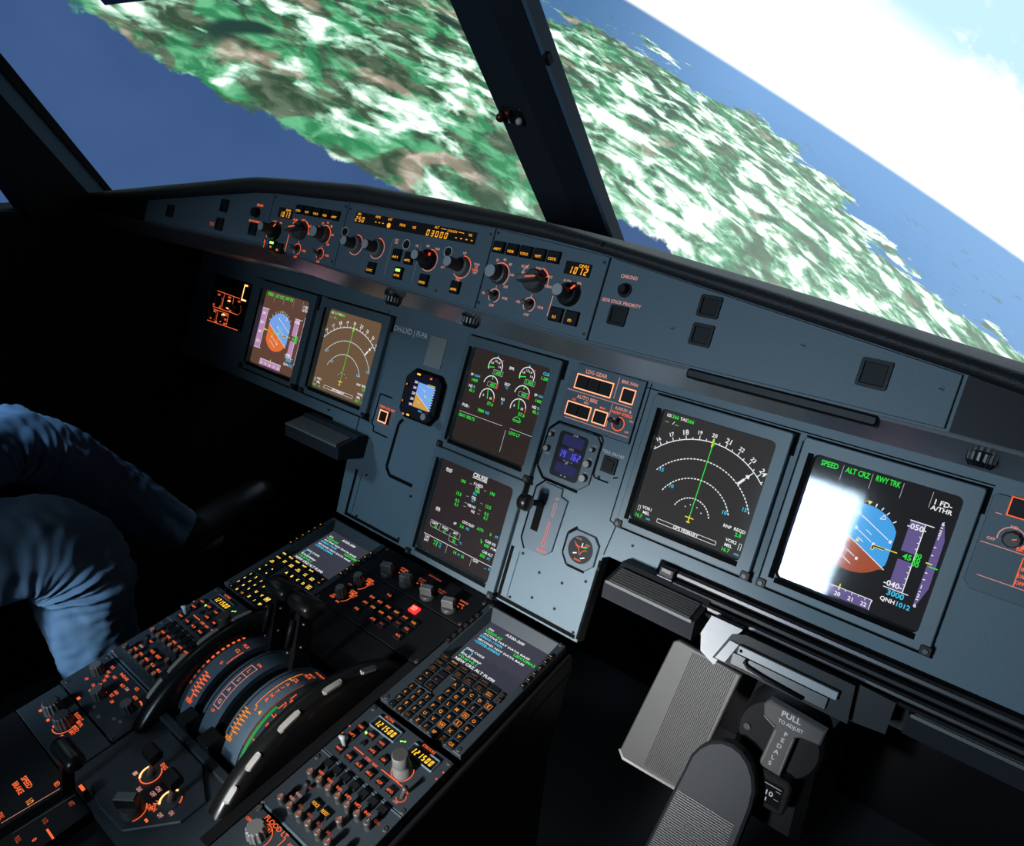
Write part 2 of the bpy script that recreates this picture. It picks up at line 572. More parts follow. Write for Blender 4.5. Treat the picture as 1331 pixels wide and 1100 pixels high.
def nd(key, label, mat, n_dash, names):
    t, s = disp(key, label, mat)
    p = Pen(s, *SCR[key])
    cx, cy, R = 49.4, 82.0, 66.5
    W = 'lit_white'
    p.t('GS', 3.5, 4, W, 2.6, 'l'); p.t('266', 8.5, 4, 'lit_green', 3, 'l'); p.t('TAS', 16, 4, W, 2.6, 'l'); p.t('266', 22.5, 4, 'lit_green', 3, 'l')
    p.t('---', 3.5, 9.5, 'lit_green', 2.6, 'l'); p.l((10.5, 11), (12.3, 8), W, .5); p.t('---', 13, 10, 'lit_green', 2.6, 'l')
    half = 46.5
    p.arc(cx, cy, R, 90 - half, 90 + half, W, .75)
    hdg = 200.0
    for d in range(155, 250, 5):
        a = d - hdg
        if abs(a) > half - 1: continue
        sn, cs = math.sin(rad(a)), math.cos(rad(a))
        L = 3.4 if d % 10 == 0 else 1.8
        p.l((cx + R * sn, cy - R * cs), (cx + (R + L) * sn, cy - (R + L) * cs), W, .7)
        if d % 10 == 0:
            x, y = cx + (R + 6.1) * sn, cy - (R + 6.1) * cs
            p.t(str(d // 10), x, y, W, 4.2 if d % 30 == 0 else 3.2, rot=-rad(a))
    for k in range(4 - n_dash, 4):
        lim = {3: 66, 2: 66, 1: 72}[k]
        p.arc(cx, cy, R * k / 4, 90 - lim, 90 + (lim if k < 3 else 55), W, .9, int(8 + 12 * k * .8), .66)
    lab = {3: ('15', '15'), 2: ('10', '10'), 1: ('5', '5')} if n_dash == 3 else {3: ('15', '15'), 2: ('10', '10')}
    for k, (a, b) in lab.items():
        if k == 1: continue
        p.t(a, cx - R * k / 4 * math.sin(rad(50)) + 2.5, cy - R * k / 4 * math.cos(rad(50)) + 1, 'lit_cyan', 3.2)
        p.t(b, cx + R * k / 4 * math.sin(rad(62)) - 2.5, cy - R * k / 4 * math.cos(rad(62)) + 1, 'lit_cyan', 3.2)
    p.l((cx, cy - 3), (cx + .6, cy - R - .5), 'lit_green', .7)
    p.l((cx + .2, cy - R + 4.0), (cx + .2, cy - R - 3.4), 'lit_yellow', 1.3)
    p.poly([(cx + 1.2, cy - R + 3), (cx + 2.4, cy - R + .6), (cx + 1.2, cy - R - 1.8), (cx, cy - R + .6)], 'lit_green')
    # aircraft symbol
    p.l((cx - 3.8, cy), (cx + 3.8, cy), 'lit_yellow', .9); p.l((cx, cy - 2.2), (cx, cy + 4.6), 'lit_yellow', .9); p.l((cx - 1.8, cy + 3.8), (cx + 1.8, cy + 3.8), 'lit_yellow', .8)
    # bearing pointer
    a = 36.5; sn, cs = math.sin(rad(a)), math.cos(rad(a))
    def q(r, o=0): return (cx + r * sn + o * cs, cy - r * cs + o * sn)
    p.poly([q(R * .755, -1), q(R * .755, 1), q(R * .855, 1), q(R * .855, -1)], W)
    p.l(q(R * .85), q(R * .99), W, .8); p.poly([q(R * .90, -2.1), q(R * .94, 0), q(R * .90, 2.1), q(R * .885, 0)], W)
    # traffic dots
    for a, r in ((-38, 10), (-12, 11), (20, 11), (50, 11)):
        x, y = cx + r * math.sin(rad(a)), cy - r * math.cos(rad(a)); p.r(x - .45, y - .45, x + .45, y + .45, W)
    # bottom
    p.pl([(23, 92.6), (77, 92.6), (77, 95.8), (23, 95.8)], W, .4, True); p.t('GPS PRIMARY', 50, 94.2, W, 2.7)
    p.pl([(3.2, 92), (3.2, 87.5), (5, 87.5), (5, 92)], W, .4)
    p.t('VOR1', 6.6, 87.6, W, 2.6, 'l'); p.t('MEL', 8.4, 91.8, W, 2.6, 'l'); p.t('16.7', 2.5, 96, 'lit_green', 2.9, 'l'); p.t('nm', 13, 96, 'lit_cyan', 2.2, 'l')
    p.t('VOR2', 83.5, 87.6, W, 2.6, 'l'); p.t('MEL', 84, 91.8, W, 2.6, 'l'); p.t('16.7', 83, 96, 'lit_green', 2.9, 'l'); p.t('nm', 93.5, 96, 'lit_cyan', 2.2, 'l')
    p.pl([(95.3, 92.5), (95.3, 87), (97.2, 87), (97.2, 92.5)], W, .4)
    p.t('RNP', 78.5, 77.3, W, 2.6, 'l'); p.t('REQD', 87.5, 77.0, W, 2.6, 'l'); p.t('2.0', 89.5, 81, 'lit_green', 3, 'l')
    glass(t, key, t.part('screen', s, label=names))

def pfd(key, label, mat, c):
    t, s = disp(key, label, mat)
    p = Pen(s, *SCR[key]); W = 'lit_white'
    tape, sky, gnd = 'tape_' + c, 'sky_' + c, 'ground_' + c
    # mode annunciator
    for x in (21, 41.5, 62.5, 81.5): p.l((x, 2), (x, 13.5), 'lit_grey', .35)
    p.t('SPEED', 11.3, 4.6, 'lit_green', 4.1, 'c', 12.5); p.t('ALT CRZ', 31.5, 4.5, 'lit_green', 4.1, 'c', 17); p.t('RWY TRK', 52.5, 4.2, 'lit_green', 4.1, 'c', 16.5)
    p.t('1 FD-', 89.5, 8.2, W, 3.6); p.t('A/THR', 89.5, 12.6, W, 3.2)
    # attitude ball: a disc cut flat at both sides
    bx, by, r = 45.5, 50.3, 25.6
    def ball(n=60):
        return [(max(23, min(68, bx + r * math.cos(2 * PI * i / n))), by + r * math.sin(2 * PI * i / n)) for i in range(n)]
    full = ball()
    sl = math.tan(rad(28)); hy = lambda x: 42.5 + sl * (x - 23)
    p.poly(full, sky)
    low = [q for q in full if q[1] > hy(q[0])]
    xs = [q for q in low]
    # order: start right end of the horizon and go round below
    lo = sorted(low, key=lambda q: math.atan2(q[1] - by, q[0] - bx) % (2 * PI))
    lo = [q for q in lo if math.atan2(q[1] - by, q[0] - bx) % (2 * PI) < 1.3 * PI] 
    st_ = [(68, hy(68))]
    p.poly(st_ + lo + [(23, hy(23))], gnd)
    p.l((23, hy(23)), (68, hy(68)), W, .6)
    ux, uy = math.cos(rad(28)), math.sin(rad(28))
    def pitch(d, hw, w=.55, bl=True):
        mx, my = 45.5 + uy * d, hy(45.5) - ux * d
        p.l((mx - ux * hw, my - uy * hw), (mx + ux * hw, my + uy * hw), W, w)
        if bl:
            for sgn in (-1, 1): 
                x, y = mx + sgn * ux * (hw + 2), my + sgn * uy * (hw + 2); p.r(x - .9, y - 1.1, x + .9, y + 1.1, W)
    for d, hw in ((4, 2.5), (8, 6), (12, 2.5)): pitch(d, hw, .5, d == 8)
    pitch(17.5, 12, .6)
    pitch(-8, 6, .5); pitch(-14, 8, .5, False)
    for a in (-60, -45, -30, -20, -10, 0, 10, 20, 30, 45):
        sn, cs = math.sin(rad(a)), math.cos(rad(a))
        p.l((bx + (r + .5) * sn, by - (r + .5) * cs), (bx + (r + 3) * sn, by - (r + 3) * cs), W, .7)
    p.poly([(bx, by - r - .3), (bx - 1.6, by - r - 3), (bx + 1.6, by - r - 3)], 'lit_yellow')
    p.pl([(55.2, 32), (58.5, 31.2), (57.4, 28)], W, .5, True)
    # fixed wings
    for sgn in (-1, 1):
        x0 = 45.5 + sgn * 11; x1 = 45.5 + sgn * 18.5
        p.l((x0, 52.2), (x1, 52.2), 'lit_yellow', 1.9); p.l((x0, 52.0), (x0, 55.4), 'lit_yellow', 1.9)
        p.l((x0, 52.2), (x1, 52.2), 'black_gap', 1.0); p.l((x0, 52.2), (x0, 54.9), 'black_gap', 1.0)
    p.r(44.5, 51.2, 46.5, 53.2, 'lit_yellow')
    p.l((64.5, 51.6), (72.5, 51.6), 'lit_yellow', .7); p.l((18, 51.6), (24, 51.6), 'lit_yellow', .7)
    if c == 'capt': p.l((36, 52), (55, 52), 'lit_green', .6); p.l((48, 40), (48, 64), 'lit_green', .6)
    # speed tape
    p.r(1.5, 24.5, 14, 78, tape); p.l((1.5, 24.3), (16.5, 24.3), W, .6); p.l((14, 24.3), (14, 78), W, .5); p.l((1.5, 78), (16.5, 78), W, .6)
    for y, v in ((31, '280'), (43.5, '260'), (56, '240'), (69, '220')):
        p.t(v, 6.5, y, W, 3.4); p.l((11.8, y), (14, y), W, .5)
    p.poly([(14, 51.5), (18, 49.5), (18, 53.5)], 'lit_yellow')
    # altitude tape
    p.r(74, 26, 83.5, 48.5, tape); p.r(74, 55, 83.5, 77, tape)
    p.l((73.5, 25.8), (89, 25.8), W, .6); p.l((83.5, 25.8), (83.5, 77.5), W, .6); p.l((71, 77.5), (87.5, 77.5), W, .6)
    for y in (31, 35.5, 40, 44.5, 58, 62.5, 67, 71.5): p.l((82, y), (83.5, y), W, .5)
    p.t('-050-', 79, 29.6, W, 4); p.t('-040-', 76.5, 74, W, 4)
    p.t('45', 79.2, 51.8, 'lit_green', 4); p.t('40', 85.2, 48.6, 'lit_green', 3.4); p.t('20', 85.2, 51.8, 'lit_green', 3.4); p.t('00', 85.2, 55, 'lit_green', 3.4)
    p.t('3000', 80, 80.3, 'lit_cyan', 4); p.t('QNH', 76.3, 86, W, 3); p.t('1012', 86.8, 86, 'lit_cyan', 3.4)
    # vertical speed scale
    p.poly([(92.3, 20.5), (94.6, 23), (97.4, 33), (97.8, 68), (94.5, 80), (92.1, 84)], tape)
    for y, v in ((21.5, '6'), (27.5, '2'), (32, '1'), (68.5, '1'), (75, '2'), (82.5, '6')): p.t(v, 93.3, y, W, 2.7)
    for y in (24.5, 30, 39, 45, 58, 63, 72, 78): p.r(92.5, y - .35, 94, y + .35, W)
    p.l((91, 51.2), (95, 51.2), 'lit_yellow', .8); p.l((93.5, 53.2), (99, 53.2), 'lit_green', .8)
    # heading tape
    p.r(22, 90.3, 67, 98, tape); p.pl([(22, 98), (22, 90.3), (67, 90.3), (67, 98)], W, .5)
    for k, v in enumerate(('18', '19', '20', '21', '22')):
        p.t(v, 26 + k * 9.2, 95.2, W, 3)
        p.l((26 + k * 9.2, 90.3), (26 + k * 9.2, 92.3), W, .5); p.l((30.6 + k * 9.2, 90.3), (30.6 + k * 9.2, 91.7), W, .5)
    p.l((44.4, 87.5), (44.4, 92), 'lit_yellow', .9)
    glass(t, key, t.part('screen', s, label='lit flight display picture'))

pfd('capt_pfd', 'square display with tilted blue and orange horizon ball on brownish screen, leftmost on the panel', 'scr_capt_pfd', 'capt')
nd('capt_nd', 'square display with compass arcs on brown screen, left of the standby instrument', 'scr_capt_nd', 2, 'lit navigation picture')
nd('fo_nd', 'square display with three dashed compass arcs on dark screen, beside the brightest glare', 'scr_fo_nd', 3, 'lit navigation picture')
pfd('fo_pfd', 'square display with tilted blue and brown horizon ball and white glare, rightmost on the panel', 'scr_fo_pfd', 'fo')

def engine_display():
    t, s = disp('eng', 'upper centre square display with two columns of round engine gauges', 'scr_eng')
    p = Pen(s, *SCR['eng']); W, G, Cy, R_ = 'lit_white', 'lit_green', 'lit_cyan', 'lit_red_mark'
    for cx in (31.2, 72.0):
        o = cx - 31.2
        cy = 13.3; r = 8.8
        p.arc(cx, cy, r, -18, 208, W, .9); p.arc(cx, cy, r, -18, 28, R_ if 0 else W, .9)
        p.l((cx + 6.3, cy - 6.3), (cx + 8.2, cy - 8.2), R_, 1.0); p.poly([(cx, cy - r - 2.6), (cx - 1.2, cy - r - .4), (cx + 1.2, cy - r - .4)], Cy)
        for a, v in ((150, '1.0'), (100, '1.2'), (55, '1.4'), (8, '1.6')):
            p.t(v, cx + 5.6 * math.cos(rad(a)), cy - 5.6 * math.sin(rad(a)), W, 2.2)
        p.l((cx - 1, cy + 1.0), (cx - 9.6, cy + 2.6), G, .9)
        p.pl([(cx - 1, 16.6), (cx + 11.5, 16.6), (cx + 11.5, 21.4), (cx - 1, 21.4)], 'lit_grey', .4, True); p.t('1.005', cx + 5.3, 19, G, 3.2)
        cy = 32.5; r = 9.0
        p.arc(cx, cy, r, 20, 178, W, .9); p.arc(cx, cy, r, -18, 22, R_, 1.2); p.l((cx + .6, cy - 5.5), (cx + .6, cy - 9.6), G, 1)
        p.pl([(cx - 4, 30), (cx + 7.6, 30), (cx + 7.6, 34.6), (cx - 4, 34.6)], 'lit_grey', .4, True); p.t('405', cx + 2.6, 32.3, G, 3.2)
        cy = 46.5; r = 9.3
        p.arc(cx, cy, r, 10, 196, W, .9); p.arc(cx, cy, r, -14, 12, R_, 1.2); p.l((cx + .8, cy + 1), (cx - 1.6, cy - 10), G, .9)
        p.t('5', cx - 5.2, cy - 1.5, W, 2.4); p.t('10', cx + 5.0, cy - .5, W, 2.4); p.t('57.6', cx + 6.2, cy + 5.2, G, 3.3)
    p.t('EPR', 51.9, 10.4, W, 2.7); p.t('EGT', 51.9, 27.2, W, 2.7); p.t('°C', 51.9, 30.6, Cy, 2.5); p.t('N1', 51.3, 43, W, 2.7); p.t('%', 51.6, 47, Cy, 2.7)
    p.t('CLB', 93.2, 6, Cy, 2.9); p.t('1.280', 93.4, 10.8, G, 2.9, w=9)
    for x, y0 in ((8.6, 28.2), (92.2, 28.6)):
        p.t('FF', x - 3.8, y0, W, 2.6); p.t('KG/H', x + 3.2, y0, Cy, 2.2, w=7); p.t('1400', x + 1.4, y0 + 5, G, 3)
        p.t('N2', x - 1.8, y0 + 11.8, W, 2.8); p.t('%', x + 3, y0 + 11.8, Cy, 2.6); p.t('85.1', x + 1.0, y0 + 16.2, G, 3)
    p.t('FOB :', 2.5, 61.3, W, 3, 'l'); p.t('7880', 24, 61.3, G, 3, 'l'); p.t('KG', 34.5, 61.3, Cy, 2.6, 'l')
    p.arc(74.5, 60, 4.8, 30, 150, G, .7); p.l((69.5, 58.5), (79.8, 58.5), G, .6); p.pl([(69.5, 58.5), (71, 60), (78, 60), (79.8, 58.5)], G, .6)
    p.l((1, 68.7), (59.4, 68.7), 'lit_grey', .55); p.l((69.5, 68.5), (98, 68.8), 'lit_grey', .55); p.l((65, 71.6), (65, 94.6), 'lit_grey', .55)
    p.t('SEAT BELTS', 1.6, 72.4, G, 3, 'l', 22); p.t('LDG LT', 69.5, 72.4, G, 3, 'l', 14)
    glass(t, 'eng', t.part('screen', s, label='lit engine gauges picture'))
engine_display()

def system_display():
    t, s = disp('sys', 'lower centre square display headed CRUISE with green figures', 'scr_sys')
    p = Pen(s, *SCR['sys']); W, G, Cy, g = 'lit_white', 'lit_green', 'lit_cyan', 'lit_grey'
    p.t('CRUISE', 53.8, 3.6, W, 4.6, w=19); p.l((44, 6.8), (63.5, 6.8), W, .6)
    p.t('ENG', 12.3, 9.4, W, 3); p.l((9, 11.6), (15.5, 11.6), W, .45)
    p.t('F.USED', 54.2, 12.2, W, 2.8); p.t('1+2', 54.2, 15.2, W, 2.5); p.t('380', 54.8, 18.6, G, 3.2); p.t('KG', 53.0, 22.2, Cy, 2.5)
    p.t('190', 34.3, 14.8, G, 3.2); p.t('190', 73.9, 14.8, G, 3.2)
    p.t('OIL', 53.1, 26.4, W, 2.9); p.t('QT', 53.1, 29.4, Cy, 2.5); p.t('13.5', 33, 29, G, 3.2); p.t('13.5', 73.3, 29, G, 3.2)
    p.t('VIB N1', 52.5, 35.5, W, 2.7); p.t('N2', 56.5, 40, W, 2.7)
    for x in (33.3, 73.6): p.t('0.2', x, 36.4, G, 3.1); p.t('0.1', x, 40.8, G, 3.1)
    for y in (14.2, 27.8, 35, 39): p.l((43, y), (46, y - .3), g, .5); p.l((62.6, y + .6), (65.6, y + .9), g, .5)
    p.t('AIR', 11.6, 53, W, 3); p.l((8.6, 55.2), (14.8, 55.2), W, .45)
    p.t('LDG ELEV', 55.2, 54.2, W, 2.7, w=16); p.t('AUTO', 71.4, 54, G, 2.9, w=8.5); p.t('0', 85.2, 53.9, G, 3.1); p.t('FT', 93.2, 53.9, Cy, 2.6)
    p.t('dP', 38.5, 59.8, W, 2.7); p.t('2.6', 48, 59.4, G, 3.1); p.t('PSI', 55.6, 59.4, Cy, 2.4)
    p.pl([(8.2, 74), (6.6, 72), (6.6, 67.2), (46, 67.2), (49, 68.6)], g, .45); p.pl([(8.2, 74), (36, 74.5), (49, 74.2), (49, 68.6)], g, .45); p.pl([(36, 74.5), (36, 79.5), (49, 80)], g, .45)
    p.l((20.5, 67.4), (20.5, 74.2), g, .45); p.l((36, 71), (36, 74.2), g, .45)
    p.t('CKPT', 12.8, 69.4, W, 2.6); p.t('FWD', 28, 69.5, W, 2.6); p.t('AFT', 42.6, 69.4, W, 2.6)
    p.t('20', 14.8, 73, G, 2.9); p.t('22', 28, 73.2, G, 2.9); p.t('23', 43, 73.6, G, 2.9); p.t('20', 43, 77.6, G, 2.9); p.t('°C', 52, 76.5, Cy, 2.4)
    p.t('CAB V/S', 87.7, 62, W, 2.7, w=13.5); p.t('600', 84.3, 66.4, G, 3.1); p.t('FT/MIN', 94.4, 66.6, W, 2.2, w=9); p.pl([(75.5, 62.5), (77, 66.5), (78, 64.5)], G, .8)
    p.t('CAB ALT', 87.7, 73.3, W, 2.7, w=13.5); p.t('550', 82.8, 77.8, G, 3.1); p.t('FT', 91, 78, Cy, 2.6)
    p.l((2, 84.1), (99, 84.1), W, .55); p.l((36.4, 84.5), (36.6, 93.4), g, .5); p.l((70.8, 84.5), (70.8, 94), g, .5)
    p.t('TAT', 7.4, 86.8, W, 2.6); p.t('SAT', 7.4, 90.2, W, 2.6); p.t('+12', 20.5, 86.8, G, 2.9); p.t('+ 5', 20.5, 90.2, G, 2.9); p.t('°C', 27, 87, Cy, 2.4); p.t('°C', 27, 90.4, Cy, 2.4)
    p.t('14', 48.5, 88.2, G, 3.3); p.t('H', 53.8, 88.4, Cy, 2.6); p.t('16', 59.2, 88.2, G, 3.3)
    p.t('GW', 76.4, 86.2, W, 2.8); p.t('--', 90, 88.0, Cy, 2.8); p.t('KG', 96.6, 87.2, Cy, 2.6)
    glass(t, 'sys', t.part('screen', s, label='lit cruise page'))
system_display()

# ------------------------------------------------------------------ centre panel instruments
def lit_frame(mb, x0, x1, y0, y1, z, w=.0016, m='lit_orange_hot'):
    mb.outline(x0, x1, y0, y1, w, z, m)

def autobrake_panel():
    t = Thing('gear_and_brake_panel', 'blue-grey panel with orange-lit square buttons lettered LDG GEAR and AUTO BRK', 'control panel', MIP, (.17, .05, 0))
    b = MB(); z = .0042
    out = [(.1185, .0175), (.1185, .0085), (.236, .0085), (.236, .100), (.1215, .100), (.1215, .0885), (.1125, .0845), (.1125, .0195)]
    b.prism(out, -.0002, .0040, 'panel_paint_face', .0006)
    for p, q in (((.1145, .0585), (.2255, .0585)), ((.1935, .096), (.1935, .064)), ((.1945, .0565), (.1945, .021)), ((.1235, .0168), (.234, .0168))):
        b.line(p, q, .0009, z, 'lit_pink')
    b.text('LDG GEAR', .1555, .0915, .0058, z, 'lit_pink', w=.037); b.text('BRK FAN', .2115, .0915, .0048, z, 'lit_pink', w=.026)
    b.text('AUTO BRK', .1525, .0522, .0056, z, 'lit_pink', w=.037); b.text('A/SKID &', .2135, .0525, .0042, z, 'lit_pink', w=.028); b.text('N/W STRG', .2135, .0460, .0042, z, 'lit_orange', w=.033)
    b.text('LO', .131, .0460, .0030, z, 'lit_orange'); b.text('MED', .153, .0460, .0030, z, 'lit_pink'); b.text('MAX', .181, .0460, .0030, z, 'lit_orange')
    b.text('ON', .2305, .0398, .0028, z, 'lit_pink'); b.text('OFF', .2285, .0232, .0028, z, 'lit_pink')
    t.part('faceplate', b)
    g = MB(); g.pline(out, .0016, .00035, 'black_gap', True)
    t.part('shadow_gap', g)
    for x0, x1, y0, y1, n in ((.1245, .1882, .0625, .0852, 3), (.2032, .2252, .0622, .0840, 1), (.1213, .1640, .0208, .0420, 2), (.1694, .1926, .0212, .0418, 1)):
        f = MB(); lit_frame(f, x0, x1, y0, y1, .0047)
        t.part('light_surround', f, label='orange lit surround')
        w = (x1 - x0 - .0034) / n
        for k in range(n):
            q = MB(); a = x0 + .0017 + k * w
            q.rbox(a + .0003, a + w - .0003, y0 + .0017, y1 - .0017, .0038, .0062, 'key_black', .001, .0005)
            q.line((a + .002, (y0 + y1) / 2), (a + w - .002, (y0 + y1) / 2), .0003, .0064, 'rubber')
            t.part('push_button', q)
    s = MB(); s.arc(.2120, .0310, .0098, .0014, -215, 100, .0046, 'lit_orange'); t.part('light_surround', s, label='orange lit ring')
    s = MB(); s.cyl(.2120, .0310, .0075, .0040, .0060, 'knob_dark', 20); s.tube([(.2120, .0310, .006), (.2105, .0335, .020), (.2095, .0350, .028)], [.0022, .0026, .0042], 'knob_dark', 10); t.part('toggle_switch', s)
autobrake_panel()

def clock():
    t = Thing('clock', 'digital clock with three dark blue windows and small knobs in an octagonal bezel', 'clock', MIP, (.148, -.04, 0))
    b = MB()
    oc = [(.117, .0045), (.104, -.009), (.1015, -.066), (.116, -.0795), (.180, -.0810), (.194, -.068), (.1945, -.006), (.186, .0045)][::-1]
    cc = oc[::-1]
    b.prism(cc, -.0002, .0040, 'panel_paint_face', .0008)
    t.part('faceplate', b)
    g = MB(); g.pline([(.187, .008), (.116, .0075), (.1015, -.008), (.0990, -.068), (.114, -.0835), (.178, -.0845)], .0045, .0004, 'black_gap'); t.part('shadow_gap', g)
    d = MB()
    d.prism(rrect(.1245, -.0735, .1745, -.0035, .006), .0036, .0050, 'black_plastic')
    for y0, y1 in ((-.0235, -.0075), (-.0440, -.0290), (-.0660, -.0510)): d.prism(rrect(.1325, y0, .1685, y1, .002), .0049, .0053, 'clock_blue')
    d.text('CHR', .1525, -.0055, .0030, .0055, 'print_white'); d.text('UTC', .1515, -.0270, .0030, .0055, 'print_white'); d.text('ET', .150, -.0492, .0030, .0055, 'print_white')
    d.text('H     M', .150, -.0690, .0022, .0055, 'print_white')
    d.seg7('14 162', .1330, -.0366, .0105, .0056, 'lit_blue_digit', .0045, .0064, th=.15)
    d.text('MO   DAY   YR', .151, -.0462, .0018, .0056, 'print_grey')
    t.part('clock_display', d, label='dark blue digital windows')
    for x, y, r, tx in ((.1115, -.0150, .0036, 'RST'), (.1105, -.0375, .0048, 'DATE'), (.1855, -.0170, .0036, 'CHR'), (.1840, -.0390, .0058, 'GPS'), (.1845, -.0610, .0060, 'RUN')):
        k = MB(); k.cyl(x, y, r, .0038, .012, 'knob_dark', 18, top='knob_white', c=.0008); t.part('knob', k)
        k = MB(); k.text(tx, x + .001, y + r + .0022 if tx != 'DATE' else y - .0075, .0024, .0042, 'print_grey'); t.part('lettering', k)
clock()

def terrain_button(cx, cy, lit, label, tx, ty, tw):
    t = Thing('terrain_display_switch', label, 'switch', MIP, (cx, cy, 0), 'terrain display switches')
    b = MB(); b.rbox(cx - .0118, cx + .0118, cy - .0118, cy + .0118, -.0002, .0030, 'black_plastic', .001); t.part('housing', b)
    q = MB(); q.rbox(cx - .0080, cx + .0080, cy - .0080, cy + .0080, .0028, .0048, 'key_black', .001); q.line((cx - .006, cy), (cx + .006, cy), .0004, .005, 'rubber'); t.part('push_button', q)
    if lit:
        f = MB(); lit_frame(f, cx - .0112, cx + .0112, cy - .0112, cy + .0112, .0052, .0022); t.part('light_surround', f, label='glowing orange surround')
    w = MB(); w.text('TERR ON ND', tx, ty, .0046 if not lit else .0042, .0004, 'lit_orange' if lit else 'print_white', w=tw); t.part('lettering', w)
terrain_button(.2160, -.0300, False, 'unlit black square switch under white TERR ON ND lettering, right of the clock', .2165, -.0128, .037)
terrain_button(-.2420, -.0880, True, 'orange-lit square switch under TERR ON ND lettering, left of the standby instrument', -.2415, -.0722, .041)

def standby():
    t = Thing('standby_instrument', 'small standby instrument with blue and tan tilted horizon in a black octagonal bezel', 'instrument', MIP, (-.163, -.03, 0))
    b = MB()
    oc = [(-.197, -.0705), (-.2055, -.061), (-.2075, -.003), (-.194, .0115), (-.134, .0115), (-.1225, .001), (-.1215, -.054), (-.134, -.0705)][::-1]
    b.prism(oc, -.0002, .010, 'black_plastic', .0015); t.part('case', b)
    g = MB(); g.pline(inset(oc, -.0022), .004, .0003, 'black_gap', True); t.part('shadow_gap', g)
    s = MB(); z = .0103
    s.rect(-.1900, -.1300, -.0560, .0010, z, 'scr_isis')
    s.rect(-.1740, -.1345, -.0500, -.0065, z + .0002, 'sky_capt')
    s.poly([(-.1740, -.0500), (-.1345, -.0500), (-.1345, -.0478), (-.1740, -.0255)], z + .0004, 'ground_isis')
    s.line((-.1740, -.0255), (-.1345, -.0478), .0007, z + .0006, 'lit_white')
    for k in range(5): s.text(str(260 - 20 * k), -.1795, -.0075 - .0100 * k, .0042, z + .0006, 'lit_white', w=.0075)
    for k in range(9): s.line((-.1345, -.011 - .0045 * k), (-.1318, -.011 - .0045 * k), .0009, z + .0006, 'lit_white')
    s.text('4520', -.1385, -.0290, .0046, z + .0006, 'lit_green', w=.009); s.outline(-.152, -.1345, -.0088, -.0048, .0007, z + .0006, 'lit_yellow'); s.text('300', -.1425, -.0068, .003, z + .0006, 'lit_green')
    s.text('1012', -.154, -.0540, .0034, z + .0006, 'lit_cyan')
    for dx, dy in ((-.156, -.018), (-.151, -.026), (-.163, -.040), (-.158, -.034)): s.line((dx - .003, dy + .0015), (dx + .003, dy - .0015), .0007, z + .0007, 'lit_white')
    s.line((-.153, -.027), (-.147, -.0275), .0012, z + .0007, 'lit_yellow')
    t.part('screen', s, label='lit horizon picture')
    for x, y, w_, m in ((-.177, .0068, .0085, 'lit_amber_hot'), (-.147, .0058, .0048, 'lit_orange'), (-.199, -.0160, .0030, 'lit_orange'), (-.199, -.0460, .0026, 'lit_orange'), (-.190, -.0680, .0050, 'lit_pink'), (-.178, -.0670, .0070, 'lit_amber_hot')):
        k = MB(); k.rbox(x - w_ / 2 - .001, x + w_ / 2 + .001, y - .0030, y + .0030, .0095, .0120, 'key_black', .0008); k.rect(x - w_ / 2, x + w_ / 2, y - .0016, y + .0016, .0122, m); t.part('push_button', k)
    k = MB(); k.cyl(-.1310, -.0585, .0068, .0095, .026, 'knob_dark', 22, top='knob_face', c=.001); t.part('knob', k, label='grey round knob')
standby()

def gear_lever():
    t = Thing('landing_gear_lever', 'landing gear lever with round black knob in a slotted panel marked UP and DOWN', 'lever', MIP, (.136, -.14, 0))
    b = MB()
    oc = [(.110, -.182), (.119, -.1945), (.155, -.1945), (.1665, -.184), (.1690, -.103), (.1560, -.100), (.1550, -.0885), (.123, -.0875), (.1105, -.100)]
    b.prism(oc, -.0002, .0040, 'panel_paint_face', .0006)
    b.rect(.1200, .1335, -.1645, -.1180, .0042, 'black_gap')
    z = .0043
    b.text('UP', .151, -.1052, .0038, z, 'lit_pink')
    def arrow(x, y0, y1, m):
        d = 1 if y1 > y0 else -1; w = .0016; h = .0036; yb = y1 - d * .0065
        b.pline([(x - w, y0), (x - w, yb), (x - h, yb), (x, y1), (x + h, yb), (x + w, yb), (x + w, y0)], .0008, z, m, True)
    arrow(.1510, -.1325, -.1110, 'lit_pink'); arrow(.1495, -.1420, -.1830, 'lit_orange')
    b.text('DOWN', .1500, -.1885, .0042, z, 'lit_orange', w=.017)
    t.part('faceplate', b)
    g = MB(); g.pline([(.1545, -.0845), (.122, -.0840), (.1075, -.099), (.1065, -.183), (.117, -.1980)], .0030, .0004, 'black_gap'); t.part('shadow_gap', g)
    s = MB(); s.tube([(.1270, -.121, .001), (.1265, -.1195, .022), (.1262, -.1185, .042)], [.0052, .0048, .0045], 'rubber', 12); t.part('lever_arm', s)
    k = MB()
    n = 22; V = []
    # wheel-shaped knob, its axle along x
    for i, (r, x) in enumerate(((.0001, -.009), (.0095, -.009), (.0125, -.0065), (.0125, .0065), (.0095, .009), (.0001, .009))):
        for j in range(n):
            a = 2 * PI * j / n; V.append((.1262 + x, -.1180 + r * math.cos(a), .050 + r * math.sin(a)))
    F = [(i * n + j, i * n + (j + 1) % n, (i + 1) * n + (j + 1) % n, (i + 1) * n + j) for i in range(5) for j in range(n)]
    k.add(V, F, 'knob_black', True); t.part('wheel_knob', k, label='round black knob')
gear_lever()

